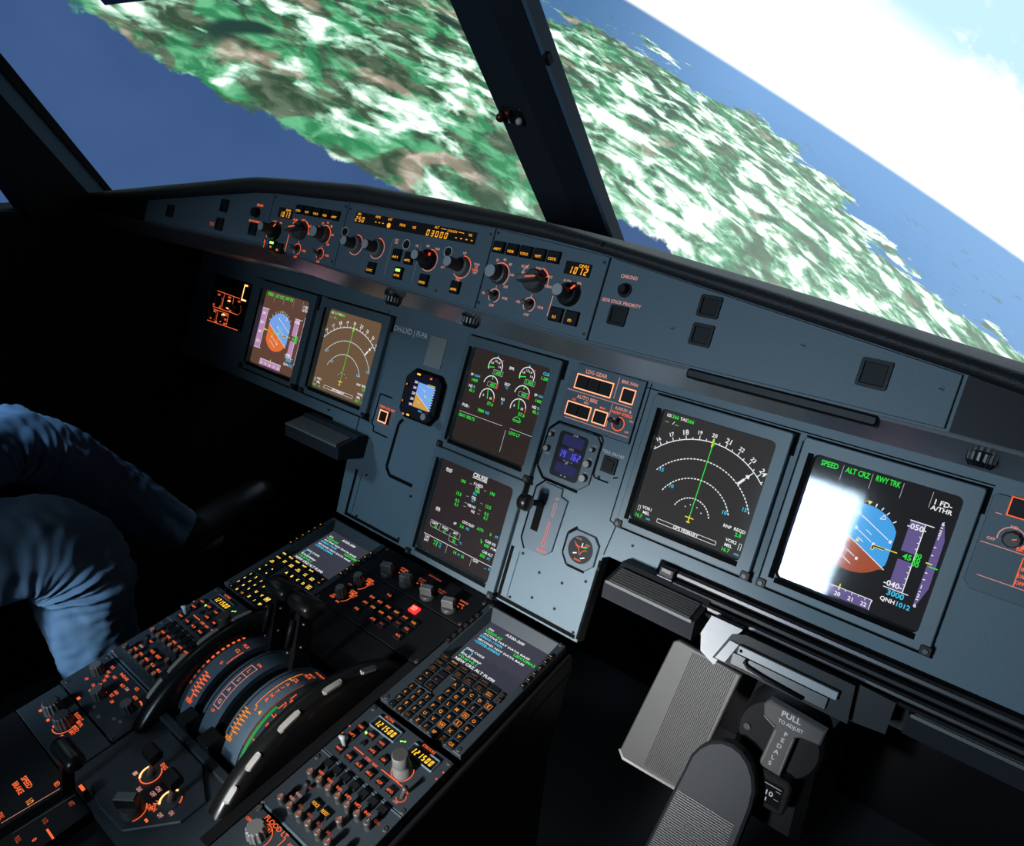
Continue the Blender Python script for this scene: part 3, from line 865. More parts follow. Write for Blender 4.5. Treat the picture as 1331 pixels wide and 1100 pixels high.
def brake_gauge():
    t = Thing('brake_pressure_gauge', 'small round brake pressure gauge with three needles near the panel lower right corner', 'gauge', MIP, (.2125, -.162, 0))
    cx, cy = .2125, -.1615
    b = MB(); oc = [(.186, -.176), (.197, -.189), (.228, -.189), (.239, -.178), (.239, -.147), (.229, -.136), (.197, -.136), (.186, -.147)]
    b.prism(oc, -.0002, .0050, 'panel_paint_face', .001); t.part('bezel', b)
    g = MB(); g.pline([(.1955, -.1335), (.1835, -.146), (.1835, -.177), (.195, -.1915), (.226, -.1915)], .0045, .0004, 'black_gap'); t.part('shadow_gap', g)
    d = MB(); d.cyl(cx, cy, .0205, .0048, .0056, 'key_black', 32); z = .0060
    d.arc(cx - .002, cy + .016, .012, .0010, 215, 325, z, 'lit_orange'); d.arc(cx - .011, cy - .006, .0105, .0010, 0, 80, z, 'lit_orange'); d.arc(cx + .012, cy - .008, .0105, .0010, 95, 178, z, 'lit_orange')
    d.arc(cx + .0015, cy + .016, .012, .0016, 285, 318, z + .0001, 'lit_green')
    d.text('ACCU', cx - .007, cy + .0150, .0024, z, 'lit_pink'); d.text('PRESS', cx + .010, cy + .0105, .0020, z, 'lit_pink'); d.text('BRAKES', cx, cy - .0155, .0028, z, 'lit_orange', w=.011)
    for a, b_ in (((-.010, -.0085), (-.004, -.0060)), ((.004, -.0120), (.0105, -.0085)), ((.0015, .004), (.0015, .011))): d.line((cx + a[0], cy + a[1]), (cx + b_[0], cy + b_[1]), .0017, z + .0002, 'print_white')
    t.part('dial', d, label='black dial with orange scales')
brake_gauge()

def lighting_panel(side):
    if side > 0:
        t = Thing('lighting_panel', 'blue switch panel with orange outlines and dimmer knob at the right panel end', 'control panel', MIP, (.73, .03, 0), 'outer lighting panels')
        b = MB(); x0, x1, y0, y1 = .6610, .800, -.021, .086
        b.prism([(x0, y0 + .008), (x0 + .008, y0), (x1, y0), (x1, y1), (x0 + .004, y1), (x0, y1 - .004)], -.0002, .0032, 'panel_paint_face', .0006)
        z = .0036
        b.line((.664, .0315), (.800, .0315), .0008, z, 'lit_pink'); b.line((.671, -.0040), (.80, -.0040), .0008, z, 'lit_pink'); b.line((.668, .0655), (.674, .0655), .0008, z, 'lit_pink')
        b.line((.7085, .0655), (.7085, .0340), .0010, z, 'lit_orange'); b.line((.7040, .028), (.7040, -.0040), .0010, z, 'lit_orange')
        b.text('OFF', .6720, .0375, .0032, z, 'lit_pink'); b.text('ND', .6880, .0560, .0032, z, 'lit_pink'); b.text('BRT', .7005, .0355, .0038, z, 'lit_orange')
        b.text('CONSOLE', .7065, .0235, .0046, z, 'lit_orange', 'l', .034); b.text('BRT', .7055, .0165, .0036, z, 'lit_orange', 'l'); b.text('DIM', .7045, .0090, .0036, z, 'lit_orange', 'l'); b.text('OFF', .7040, .0015, .0036, z, 'lit_orange', 'l')
        b.arc(.6890, .0430, .0125, .0011, -20, 195, z, 'lit_pink'); b.poly([(.7000, .0405), (.7025, .0365), (.6985, .0370)], z, 'lit_orange')
        b.arc(.7255, .0115, .0110, .0016, 60, 240, z, 'lit_switch_glow')
        t.part('faceplate', b)
        f = MB(); f.outline(.6770, .7010, .0660, .0875, .0013, .0042, 'lit_orange'); t.part('light_surround', f)
        q = MB(); q.rbox(.6785, .6995, .0675, .0860, .003, .0052, 'key_black', .001); t.part('push_button', q)
        for x, y in ((.6890, .0430), (.7255, .0115)):
            k = MB(); k.lathe(x, y, [(.0095, .003), (.0088, .012), (.0075, .014)], 'knob_dark', 26, 9, .10); k.line((x, y), (x + .004, y + .002), .001, .0142, 'lit_orange'); t.part('knob', k)
    else:
        t = Thing('lighting_panel', 'black switch panel with glowing orange outlines at the left end of the panel', 'control panel', MIP, (-.79, .02, 0), 'outer lighting panels')
        b = MB(); z = .0036
        b.rbox(-.870, -.728, -.034, .075, -.0002, .0032, 'black_plastic', .003)
        for p, q in (((-.848, .0385), (-.756, .0365)), ((-.852, .0010), (-.750, .0010)), ((-.848, -.0040), (-.785, -.0040)), ((-.862, -.0330), (-.738, -.0315)), ((-.818, .036), (-.816, .002)), ((-.780, .036), (-.779, .020)), ((-.828, -.006), (-.826, -.032)), ((-.785, -.006), (-.783, -.030))):
            b.line(p, q, .0013, z, 'lit_orange')
        for x, y, w_ in ((-.838, .031, .010), (-.795, .032, .012), (-.757, .030, .010), (-.850, .006, .007), (-.824, .004, .008), (-.780, .004, .012), (-.850, -.026, .006), (-.826, -.030, .010), (-.790, -.008, .014), (-.790, -.018, .012), (-.790, -.028, .012), (-.838, -.008, .012)):
            b.text('BRT' if w_ > .01 else 'ND', x, y, .0045, z, 'lit_orange', w=w_)
        b.arc(-.832, .016, .012, .0012, -60, 60, z, 'lit_orange'); b.arc(-.755, .012, .012, .0010, -70, 60, z, 'lit_orange_dim'); b.arc(-.843, -.018, .012, .0012, -60, 50, z, 'lit_orange_dim')
        b.arc(-.7935, .016, .0085, .0040, 60, 160, z, 'lit_switch_glow'); b.arc(-.7935, .016, .0085, .0035, 215, 290, z, 'lit_switch_glow'); b.arc(-.803, -.018, .0095, .0040, 60, 235, z, 'lit_switch_glow')
        t.part('faceplate', b)
        f = MB()
        for x0, x1, y0, y1 in ((-.7505, -.7465, .034, .070), (-.7505, -.732, .034, .0375), (-.7505, -.738, .0665, .070)): f.rect(x0, x1, y0, y1, .0042, 'lit_switch_glow')
        t.part('light_surround', f, label='bright bracket of light around a switch')
        q = MB(); q.rbox(-.7460, -.728, .038, .066, .003, .0055, 'key_black', .001); t.part('push_button', q)
        for x, y in ((-.844, .016), (-.7935, .016), (-.765, .012), (-.855, -.018), (-.803, -.018)):
            k = MB(); k.lathe(x, y, [(.0078, .003), (.0070, .011), (.0058, .013)], 'knob_dark', 24, 8, .10); t.part('knob', k)
lighting_panel(1); lighting_panel(-1)
# ------------------------------------------------------------------ glareshield
G = .25
def lerp(a, b, t): return a + (b - a) * max(0, min(1, t))
def interp(x, pts):
    if x <= pts[0][0]: return pts[0][1]
    for (a, b), (c, d) in zip(pts, pts[1:]):
        if x <= c: return b + (d - b) * (x - a) / (c - a)
    return pts[-1][1]
VB = lambda u: interp(u, [(-1.0, .130), (-.70, .136), (-.345, .1435), (-.165, .1345), (.105, .1255), (.27, .1215), (.62, .1235), (1.0, .118)])
VT = lambda u: interp(u, [(-1.0, .135), (-.73, .176), (-.40, .2215), (-.345, .2255), (-.15, .2310), (.105, .2275), (.20, .2235), (.268, .2170), (.615, .1720), (.67, .1630), (1.0, .118)])
HT = lambda u: interp(u, [(-1.0, .162), (-.90, .1790), (-.44, .2440), (-.40, .2490), (-.16, .2590), (.03, .2530), (.18, .2440), (.265, .2335), (.44, .2130), (.65, .1840), (1.0, .139)])
def glareshield():
    t = Thing('glareshield', 'long black glareshield with padded top roll running across under the windscreen', 'glareshield', MIP, (0, .18, .2))
    us = [-1.05, -.95, -.85, -.73, -.6, -.5, -.44, -.40, -.345, -.25, -.15, -.05, .03, .105, .18, .24, .268, .35, .44, .55, .62, .67, .8, .95, 1.05]
    b = MB()
    b.loft([[(u, VB(u), G), (u, VT(u) + .002, G), (u, VT(u) + .002, .02), (u, VB(u) - .004, .02)] for u in us], 'panel_paint_face')
    t.part('fascia', b)
    b = MB()
    lo = []
    for u in us:
        v0, h = VT(u), HT(u)
        pr = [(v0 + .0005, .2490), (v0 + .0005, .262), (v0 + .004, .2665), (lerp(v0, h, .45), .2665), (lerp(v0, h, .75), .262), (lerp(v0, h, .93), .253), (h, .240), (h + .010, .19), (h + .045, -.02), (h + .06, -.30), (h + .02, -.31), (v0 + .0005, .03)]
        lo.append([(u, a, c) for a, c in pr])
    b.loft(lo, 'leather', smooth=True)
    t.part('padded_hood', b)
    b = MB()
    b.loft([[(u, VB(u) - .0002, .2492), (u, VB(u) - .0030, .2480), (u, VB(u) - .0215, .2010), (u, VB(u) - .0205, .1950), (u, VB(u) - .0165, .004), (u, VB(u) - .006, .003)] for u in us], 'trim_sheen')
    t.part('underside_trim', b, label='shiny grey underside strip')
    b = MB()
    for u in (.262,):
        b.loft([[(u + dx, v, n) for v, n in ((VT(u) + .002, .2640), (VT(u) + .006, .2672), (HT(u) - .006, .2645), (HT(u) - .012, .2500))] for dx in (-.0016, .0016)], 'black_gap')
    t.part('hood_seam', b)
    b = MB(); b.rbox(.388, .566, .1125, .1225, .222, .252, 'black_plastic', .003, .002)
    t.part('tray_handle', b, label='long black handle bar')
    for x0, x1 in ((.618, .95), (-.95, -.735)):
        b = MB(); lo = []
        for k in range(4):
            u = x0 + (x1 - x0) * k / 3
            lo.append([(u, VB(u) + .0005, .2495), (u, VT(u), .2495), (u, VT(u), .2515), (u, VB(u) + .0005, .2515)])
        b.loft(lo, 'black_plastic'); t.part('end_cap', b)
glareshield()

UND = Frame(MIP.o, MIP.x, MIP.z, -MIP.y)      # hanging from the glareshield: z points down
for k, (u, n, v) in enumerate(((-.064, .225, .1190), (.081, .225, .1180), (.645, .225, .1170))):
    b = MB()
    t = Thing('flood_lamp', ('ribbed dark flood lamp under the glareshield above the registration lettering', 'ribbed dark flood lamp under the glareshield above the upper engine gauges display', 'ribbed dark flood lamp under the glareshield near the right end')[k], 'lamp', UND, (u, n, -v), 'ribbed flood lamps under the glareshield')
    b.lathe(u, n, [(.0138, -v - .006), (.0138, -v + .001), (.0125, -v + .002)], 'black_plastic', 24); t.part('collar', b)
    b = MB(); b.lathe(u, n, [(.0120, -v), (.0115, -v + .009), (.0085, -v + .0135)], 'black_plastic', 96, 16, .14)
    for i in range(16):
        a = 2 * PI * (i + .5) / 16
        c, s_ = math.cos(a), math.sin(a)
        b.add([(u + c * .0121 - s_ * .0010, n + s_ * .0121 + c * .0010, -v + .001), (u + c * .0121 + s_ * .0010, n + s_ * .0121 - c * .0010, -v + .001), (u + c * .0117 + s_ * .0010, n + s_ * .0117 - c * .0010, -v + .0095), (u + c * .0117 - s_ * .0010, n + s_ * .0117 + c * .0010, -v + .0085)], [(0, 1, 2, 3)], 'plate_metal')
    t.part('ribbed_shade', b)

# ------------------------------------------------------------------ glareshield control panels
FZ = G + .0042
def faceplate(t, x0, x1, extra=None):
    b = MB()
    b.prism([(x0 + .0005, VB(x0) + .002), (x1 - .0005, VB(x1) + .002), (x1 - .0005, VT(x1) - .001), (x0 + .0005, VT(x0) - .001)], G - .0005, G + .004, 'panel_paint_face', .0007)
    return b

def knob(t, cx, cy, z, rb, rt, h, ring=True, face='knob_face', flutes=18, red=None):
    k = MB()
    k.lathe(cx, cy, [(rb, z), (rb, z + h * .25), (rb * .92, z + h * .33), (rt * 1.02, z + h * .36), (rt * .97, z + h - .001), (rt * .90, z + h)], 'knob_dark', 54, flutes, .06, top=face)
    if red: k.rect(cx + rb * .3, cx + rb * .75, cy + rb * .3, cy + rb * .55, z + h * .34, red)
    return t.part('knob', k)

def cap_button(t, cx, cy, w, h, z, txt, m='lit_amber', th=.0030, lamp=None, tw=None, low=True):
    k = MB()
    k.rbox(cx - w / 2 - .0008, cx + w / 2 + .0008, cy - h / 2 - .0008, cy + h / 2 + .0008, z - .001, z + .0008, 'black_gap', .0008, 0)
    k.rbox(cx - w / 2, cx + w / 2, cy - h / 2, cy + h / 2, z - .0005, z + .0032, 'key_black', .0008, .0005)
    if txt: k.text(txt, cx, cy - (h * .22 if low else 0), th, z + .0035, m, w=tw)
    if lamp:
        k.rect(cx - w * .30, cx + w * .30, cy + h * .12, cy + h * .36, z + .0035, lamp)
    return t.part('push_button', k)

def efis(side):
    s = side
    c0 = -.0365
    X = (lambda x: x) if s > 0 else (lambda x: x)
    if s > 0:
        x0, x1 = .105, .2685
        t = Thing('display_control_panel', 'glareshield panel of knobs and buttons with amber 1012 readout, right of the autopilot panel', 'control panel', MIP, (.187, .175, G), 'display control panels on the glareshield')
        bx = (.1175, .138, .158, .178, .198); by = .2055
        dx0, dx1, dy0, dy1 = .2160, .2500, .1895, .2040
        rk, mk, bk = (.1285, .1735), (.1830, .1745), (.2320, .1675)
        a1, a2 = (.1290, .1480), (.1820, .1470)
        lab, hot, ring = 'lit_pink', 'lit_orange', 'lit_pink'
        names = ('ARPT', 'NDB', 'VOR.D', 'WPT', 'CSTR')
        lsfd = ((.2220, .1430), (.2430, .1430)); num = '1012'
        modelab = ((.1620, .1885, 'ROSE'), (.1635, .1810, 'VOR'), (.1820, .1895, 'NAV'), (.1990, .1825, 'ARC'), (.2005, .1715, 'PLAN'))
    else:
        x0, x1 = -.3445, -.168
        t = Thing('display_control_panel', 'dim glareshield panel of knobs with red-orange rings and 1013 readout, left of the autopilot panel', 'control panel', MIP, (-.255, .18, G), 'display control panels on the glareshield')
        bx = (-.273, -.252, -.231, -.210, -.189); by = .2080
        dx0, dx1, dy0, dy1 = -.3240, -.2890, .1905, .2060
        rk, mk, bk = (-.2050, .1775), (-.2580, .1760), (-.3200, .1680)
        a1, a2 = (-.2040, .1500), (-.2580, .1490)
        lab, hot, ring = 'lit_orange', 'lit_orange', 'lit_orange'
        names = ('CSTR', 'WPT', 'VOR.D', 'NDB', 'ARPT')
        lsfd = ((-.3185, .1460), (-.3010, .1440)); num = '1013'
        modelab = ((-.2790, .1910, 'ROSE'), (-.2790, .1860, 'VOR'), (-.2590, .1930, 'NAV'), (-.2420, .1860, 'ARC'), (-.2370, .1750, 'PLAN'))
    b = faceplate(t, x0, x1); z = FZ
    # range, mode, pointers lettering
    rx, ry = rk
    for a, tx in ((150, '10'), (118, '20'), (84, '40'), (50, '80'), (8, '160'), (-42, '320')):
        b.text(tx, rx + .0185 * math.cos(rad(a)), ry + .0185 * math.sin(rad(a)), .0030, z, lab)
    b.arc(rx, ry, .0140, .0010, -50, 130, z, ring); b.arc(rx, ry, .0140, .0014, 50, 90, z + .0001, hot)
    for x, y, tx in modelab: b.text(tx, x, y, .0030, z, lab, 'c')
    mx, my = mk
    b.arc(mx, my, .0165, .0010, -10, 75, z, ring); b.arc(mx, my, .0165, .0016, 25, 70, z + .0001, hot); b.arc(mx - .003, my + .001, .0205, .0010, 130, 185, z, ring)
    b.arc(mx - .004, my + .0195, .0075, .0008, 40, 140, z, ring)
    for (ax, ay), nn in ((a1, '1'), (a2, '2')):
        b.arc(ax, ay, .0080, .0010, -75, 235, z, ring); b.text('ADF', ax - .0150, ay + .0005, .0030, z, lab); b.text('VOR', ax + .0165, ay - .0005, .0030, z, lab); b.text('OFF', ax, ay - .0120, .0030, z, lab); b.text(nn, ax, ay + .0105, .0030, z, lab)
    qx, qy = bk
    b.text('in Hg', qx - .008, qy + .0150, .0028, z, lab, w=.010); b.text('hPa', qx + .008, qy + .0145, .0028, z, lab)
    b.line((qx - .0215, qy - .0285), (qx - .0210, qy - .005) if s > 0 else (qx - .0205, qy - .006), .0010, z, lab)
    if s < 0: b.line((-.286, .141), (-.2855, .168), .0012, z, lab); b.line((-.346 + .003, .146), (-.346 + .003, .153), .001, z, lab)
    for x, y in ((x0 + .005, VT(x0) - .006), (x1 - .005, VT(x1) - .008), (x1 - .005, VB(x1) + .008), (x0 + .004, VB(x0) + .010)): screw(b, x, y, z - .0004, .0020, 'knob_dark')
    t.part('faceplate', b)
    d = MB(); d.rbox(dx0, dx1, dy0, dy1, G + .003, G + .0052, 'scr_black', .001, .0004)
    d.text('QNH', (dx0 + dx1) / 2 + .0075, dy1 - .0032, .0033, G + .0056, 'lit_amber', w=.0125)
    d.seg7(num, dx0 + .0065, dy0 + .0052, .0080, G + .0056, 'lit_amber', .0042, .0068, .17)
    t.part('readout', d, label='amber pressure readout')
    for x, n_ in zip(bx, names): cap_button(t, x, by - .0005, .0165, .0125, FZ, n_, 'lit_amber', .0030, tw=min(.0115, .0030 * len(n_)))
    for (x, y), n_ in zip(lsfd, ('ILS', 'FD') if s > 0 else ('FD', 'ILS')):
        cap_button(t, x, y, .0165, .0145, FZ, n_, 'lit_amber', .0030, lamp=('lit_green_lamp' if s < 0 and n_ == 'FD' else None))
    knob(t, rx, ry, G + .004, .0120, .0085, .020)
    # winged selector
    k = MB(); z0 = G + .004
    k.lathe(mx, my, [(.0135, z0), (.0130, z0 + .009), (.0110, z0 + .011)], 'knob_dark', 40)
    a = rad(12); c, sn = math.cos(a), math.sin(a)
    def rt(px, py): return (mx + px * c - py * sn, my + px * sn + py * c)
    k.prism([rt(-.0125, -.0040), rt(.0120, -.0030), rt(.0150, 0), rt(.0120, .0030), rt(-.0125, .0040)], z0 + .009, z0 + .024, 'knob_dark', .0012, top='knob_grey')
    k.line(rt(0, 0), rt(.0140, 0), .0012, z0 + .0243, hot); t.part('selector_knob', k)
    for ax, ay in (a1, a2):
        k = MB(); k.cyl(ax, ay, .0062, z0, z0 + .002, 'knob_dark', 20); k.tube([(ax, ay, z0 + .001), (ax + .002, ay + .0002, z0 + .010), (ax + .003, ay + .0003, z0 + .018)], [.0022, .0024, .0034], 'knob_grey', 10); t.part('toggle_switch', k)
    k = MB(); k.lathe(qx, qy, [(.0135, z0), (.0130, z0 + .007), (.0118, z0 + .009)], 'knob_black', 36); k.line((qx + .003, qy + .004), (qx + .009, qy + .0105), .0022, z0 + .0093, hot)
    t.part('outer_knob', k)
    k = MB(); k.lathe(qx, qy, [(.0078, z0 + .008), (.0074, z0 + .027), (.0068, z0 + .028)], 'knob_dark', 44, 14, .08, top='knob_face'); t.part('inner_knob', k, label='grey-faced pull knob')
efis(1); efis(-1)

def autopilot_panel():
    t = Thing('autopilot_control_panel', 'central glareshield panel with long amber readout showing 250 and 03000 above four grey knobs', 'control panel', MIP, (-.03, .18, G))
    x0, x1 = -.1675, .1045; z = FZ
    b = faceplate(t, x0, x1)
    L, H = 'lit_pink', 'lit_orange'
    for x in (-.063, -.0095): b.line((x, .141), (x, .191), .0006, z, 'print_grey')
    b.text('LOC', -.0555, .1905, .0026, z, L); b.text('ON', -.0555, .1868, .0026, z, L)
    b.text('V/S', -.0165, .1880, .0028, z, L); b.text('100', .003, .1905, .0028, z, L); b.text('1000', .0205, .1890, .0028, z, L)
    b.text('UP', .0670, .1905, .0030, z, L); b.text('DN', .0670, .1560, .0030, z, L); b.text('PUSH', .0905, .1800, .0026, z, L); b.text('TO', .0905, .1765, .0026, z, L); b.text('LEVEL', .0905, .1730, .0026, z, H); b.text('OFF', .0905, .1695, .0026, z, L)
    b.text('ALT', .0370, .1680, .0026, z, L)
    knobs = ((-.1330, .1730), (-.0890, .1740), (.0110, .1730), (.0680, .1730))
    for cx, cy in knobs:
        b.arc(cx, cy, .0140, .0009, -150, 30, z, L); b.arc(cx, cy, .0140, .0011, 30, 95, z, H)
    b.arc(.0680, .1730, .0140, .0018, -110, -70, z + .0001, H)
    for x, y in ((-.162, .221), (.099, .2185), (-.100, .1405), (.036, .137)): screw(b, x, y, z - .0004, .0018, 'knob_dark')
    t.part('faceplate', b)
    d = MB(); d.prism([(-.1470, .2030), (.0785, .2025), (.0785, .2175), (-.1470, .2185)], G + .003, G + .0052, 'scr_black', .0004)
    w = G + .0056; A = 'lit_amber'
    d.text('SPD', -.1390, .2155, .0030, w, A); d.seg7('250', -.1450, .2085, .0074, w, A, .0044, .0068, .17)
    d.text('HDG', -.1005, .2158, .0031, w, A); d.text('LAT', -.0760, .2155, .0031, w, A)
    d.seg7('---', -.1050, .2085, .0074, w, A, .0044, .0072, .15); d.cyl(-.0765, .2072, .0034, w - .0004, w, A, 16)
    d.text('HDG', -.0505, .2108, .0034, w, A); d.text('V/S', -.0285, .2103, .0034, w, A)
    d.text('ALT', .0110, .2155, .0030, w, A); d.text('LVL/CH', .0385, .2140, .0028, w, A, w=.016); d.text('V/S', .0690, .2130, .0030, w, A)
    d.pline([(.0195, .2140), (.0195, .2150), (.0280, .2147)], .0007, w, A); d.pline([(.0490, .2142), (.0580, .2140), (.0580, .2130)], .0007, w, A)
    d.seg7('03000', -.0045, .2070, .0080, w, A, .0050, .0080, .17); d.seg7('----', .0450, .2068, .0074, w, A, .0044, .0088, .16)
    t.part('readout', d, label='long amber readout')
    for cx, cy in knobs: 
        red = 'lit_red_mark' if cx == .0110 else None
        if red:
            k = MB(); k.lathe(cx, cy, [(.0132, G + .004), (.0126, G + .011), (.0115, G + .012)], 'knob_black', 36); k.rect(cx + .0035, cx + .0075, cy + .0045, cy + .0085, G + .0122, red); t.part('outer_knob', k)
            k = MB(); k.lathe(cx, cy, [(.0072, G + .011), (.0068, G + .031), (.0062, G + .032)], 'knob_dark', 44, 14, .08, top='knob_face'); t.part('inner_knob', k)
        else:
            k = MB(); k.lathe(cx, cy, [(.0122, G + .004), (.0118, G + .009), (.0110, G + .010)], 'knob_grey', 36); t.part('outer_knob', k, label='grey collar')
            k = MB(); k.lathe(cx, cy, [(.0074, G + .009), (.0070, G + .026 if cx < 0 else G + .032), (.0064, G + .027 if cx < 0 else G + .033)], 'knob_dark', 44, 14, .08, top='knob_face'); t.part('inner_knob', k)
    for cx, cy in ((-.1620, .1880), (-.0360, .1870), (.0390, .1880)):
        k = MB(); k.arc(cx, cy, .0064, .0010, 0, 360, z, 'print_white'); k.cyl(cx, cy, .0056, G + .002, G + .0048, 'key_black', 22, c=.0006); t.part('push_button', k, label='round black push button')
    for cx, cy, tx in ((-.0890, .1465, 'LOC'), (-.0475, .1710, 'AP1'), (-.0240, .1700, 'AP2'), (.0120, .1465, 'EXPED'), (.0670, .1470, 'APPR')): cap_button(t, cx, cy, .0145, .0145, FZ, tx, 'lit_amber', .0030, tw=.0036 * min(3, len(tx)))
    cap_button(t, -.0360, .1480, .0145, .0150, FZ, 'A/THR', 'lit_amber', .0030, lamp='lit_green_lamp', tw=.0110)
autopilot_panel()

def side_panel(s):
    if s > 0:
        t = Thing('warning_light_panel', 'plain blue-grey glareshield panel with black square lights and CHRONO button, right side', 'control panel', MIP, (.44, .165, G), 'outer glareshield panels')
        x0, x1 = .2695, .6150
        b = faceplate(t, x0, x1); z = FZ
        b.text('CHRONO', .2975, .1985, .0038, z, 'lit_pink', w=.020); b.text('SIDE STICK PRIORITY', .2970, .1705, .0034, z, 'lit_pink', w=.0475)
        for x, y in ((.3610, .156), (.488, .167), (.603, .156)): screw(b, x, y, z - .0004, .0024, 'panel_paint_face')
        t.part('faceplate', b)
        k = MB(); k.cyl(.2970, .1842, .0078, G + .003, G + .0055, 'black_plastic', 24); k.cyl(.2970, .1842, .0050, G + .005, G + .013, 'key_black', 20, c=.001); t.part('push_button', k, label='round chronometer button')
        L = ((.2975, .1565, .0105), (.3925, .1845, .0110), (.3930, .1560, .0110), (.5520, .1560, .0125))
    else:
        t = Thing('warning_light_panel', 'dim glareshield panel with black square lights and red-lit lettering, left side', 'control panel', MIP, (-.52, .17, G), 'outer glareshield panels')
        x0, x1 = -.7250, -.3455
        b = faceplate(t, x0, x1); z = FZ
        b.text('CHRONO', -.3760, .2030, .0038, z, 'lit_orange', w=.017); b.text('SIDE STICK PRIORITY', -.3790, .1765, .0032, z, 'lit_orange', w=.034); b.text('TERR', -.4990, .1580, .0060, z, 'lit_orange_dim', w=.015)
        t.part('faceplate', b)
        k = MB(); k.cyl(-.3780, .1900, .0075, G + .003, G + .013, 'key_black', 20, c=.001); t.part('push_button', k, label='round chronometer button')
        L = ((-.3790, .1640, .0100), (-.4730, .1915, .0105), (-.4750, .1600, .0105), (-.6390, .1640, .0110))
    for x, y, h in L:
        k = MB(); k.frame(rrect(x - h, y - h, x + h, y + h, .002), rrect(x - h + .0028, y - h + .0028, x + h - .0028, y + h - .0028, .001), G + .003, G + .0065, G + .0045, 'black_plastic')
        k.rbox(x - h + .003, x + h - .003, y - h + .003, y + h - .003, G + .003, G + .0052, 'key_black', .001); k.line((x - h * .5, y), (x + h * .5, y), .0005, G + .0054, 'rubber'); t.part('warning_light', k)
side_panel(1); side_panel(-1)
# ------------------------------------------------------------------ centre pedestal
def ped_local(w):
    d = Vector(w) - PED.o
    return (d.dot(PED.x), d.dot(PED.y), d.dot(PED.z))
def pedestal():
    t = Thing('centre_pedestal', 'dark centre pedestal console between the seats, carrying both keypads and the throttle quadrant', 'pedestal', PED, (-.062, -.35, 0))
    top = [(-.349, .0455), (-.349, -.74), (.2245, -.74), (.2245, .0455)]
    lo = []
    def ring(k, h, z=None):
        r = []
        for x, y in top:
            cx = -.062 + (x + .062) * k
            p = (cx, y, h)
            if z is not None:
                w = PED.w((cx, y, 0)); p = ped_local((w.x, w.y, z))
            r.append(p)
        return r
    b = MB()
    b.loft([ring(.94, 0, .003), ring(.94, 0, .30), ring(.985, -.06), ring(1, -.045), ring(1, -.019), ring(.995, -.0155)][::1], 'black_plastic', cap=True)
    t.part('body', b)
    return t
pedestal()

UX0, UX1 = .0625, .2165
DL = -.4035
def plate(t, x0, x1, y0, y1, m='pedestal_paint', h=.0025):
    b = MB(); b.prism([(x0 + .0006, y0 + .0006), (x1 - .0006, y0 + .0006), (x1 - .0006, y1 - .0006), (x0 + .0006, y1 - .0006)], -.0150, h, m, .0006)
    return b

def quarter_turn(t, x, y, h=.0025):
    b = MB(); b.cyl(x, y, .0034, h - .001, h + .0012, 'knob_dark', 14, c=.0004); b.rect(x - .0026, x + .0026, y - .0005, y + .0005, h + .0014, 'black_gap'); t.part('fastener', b)

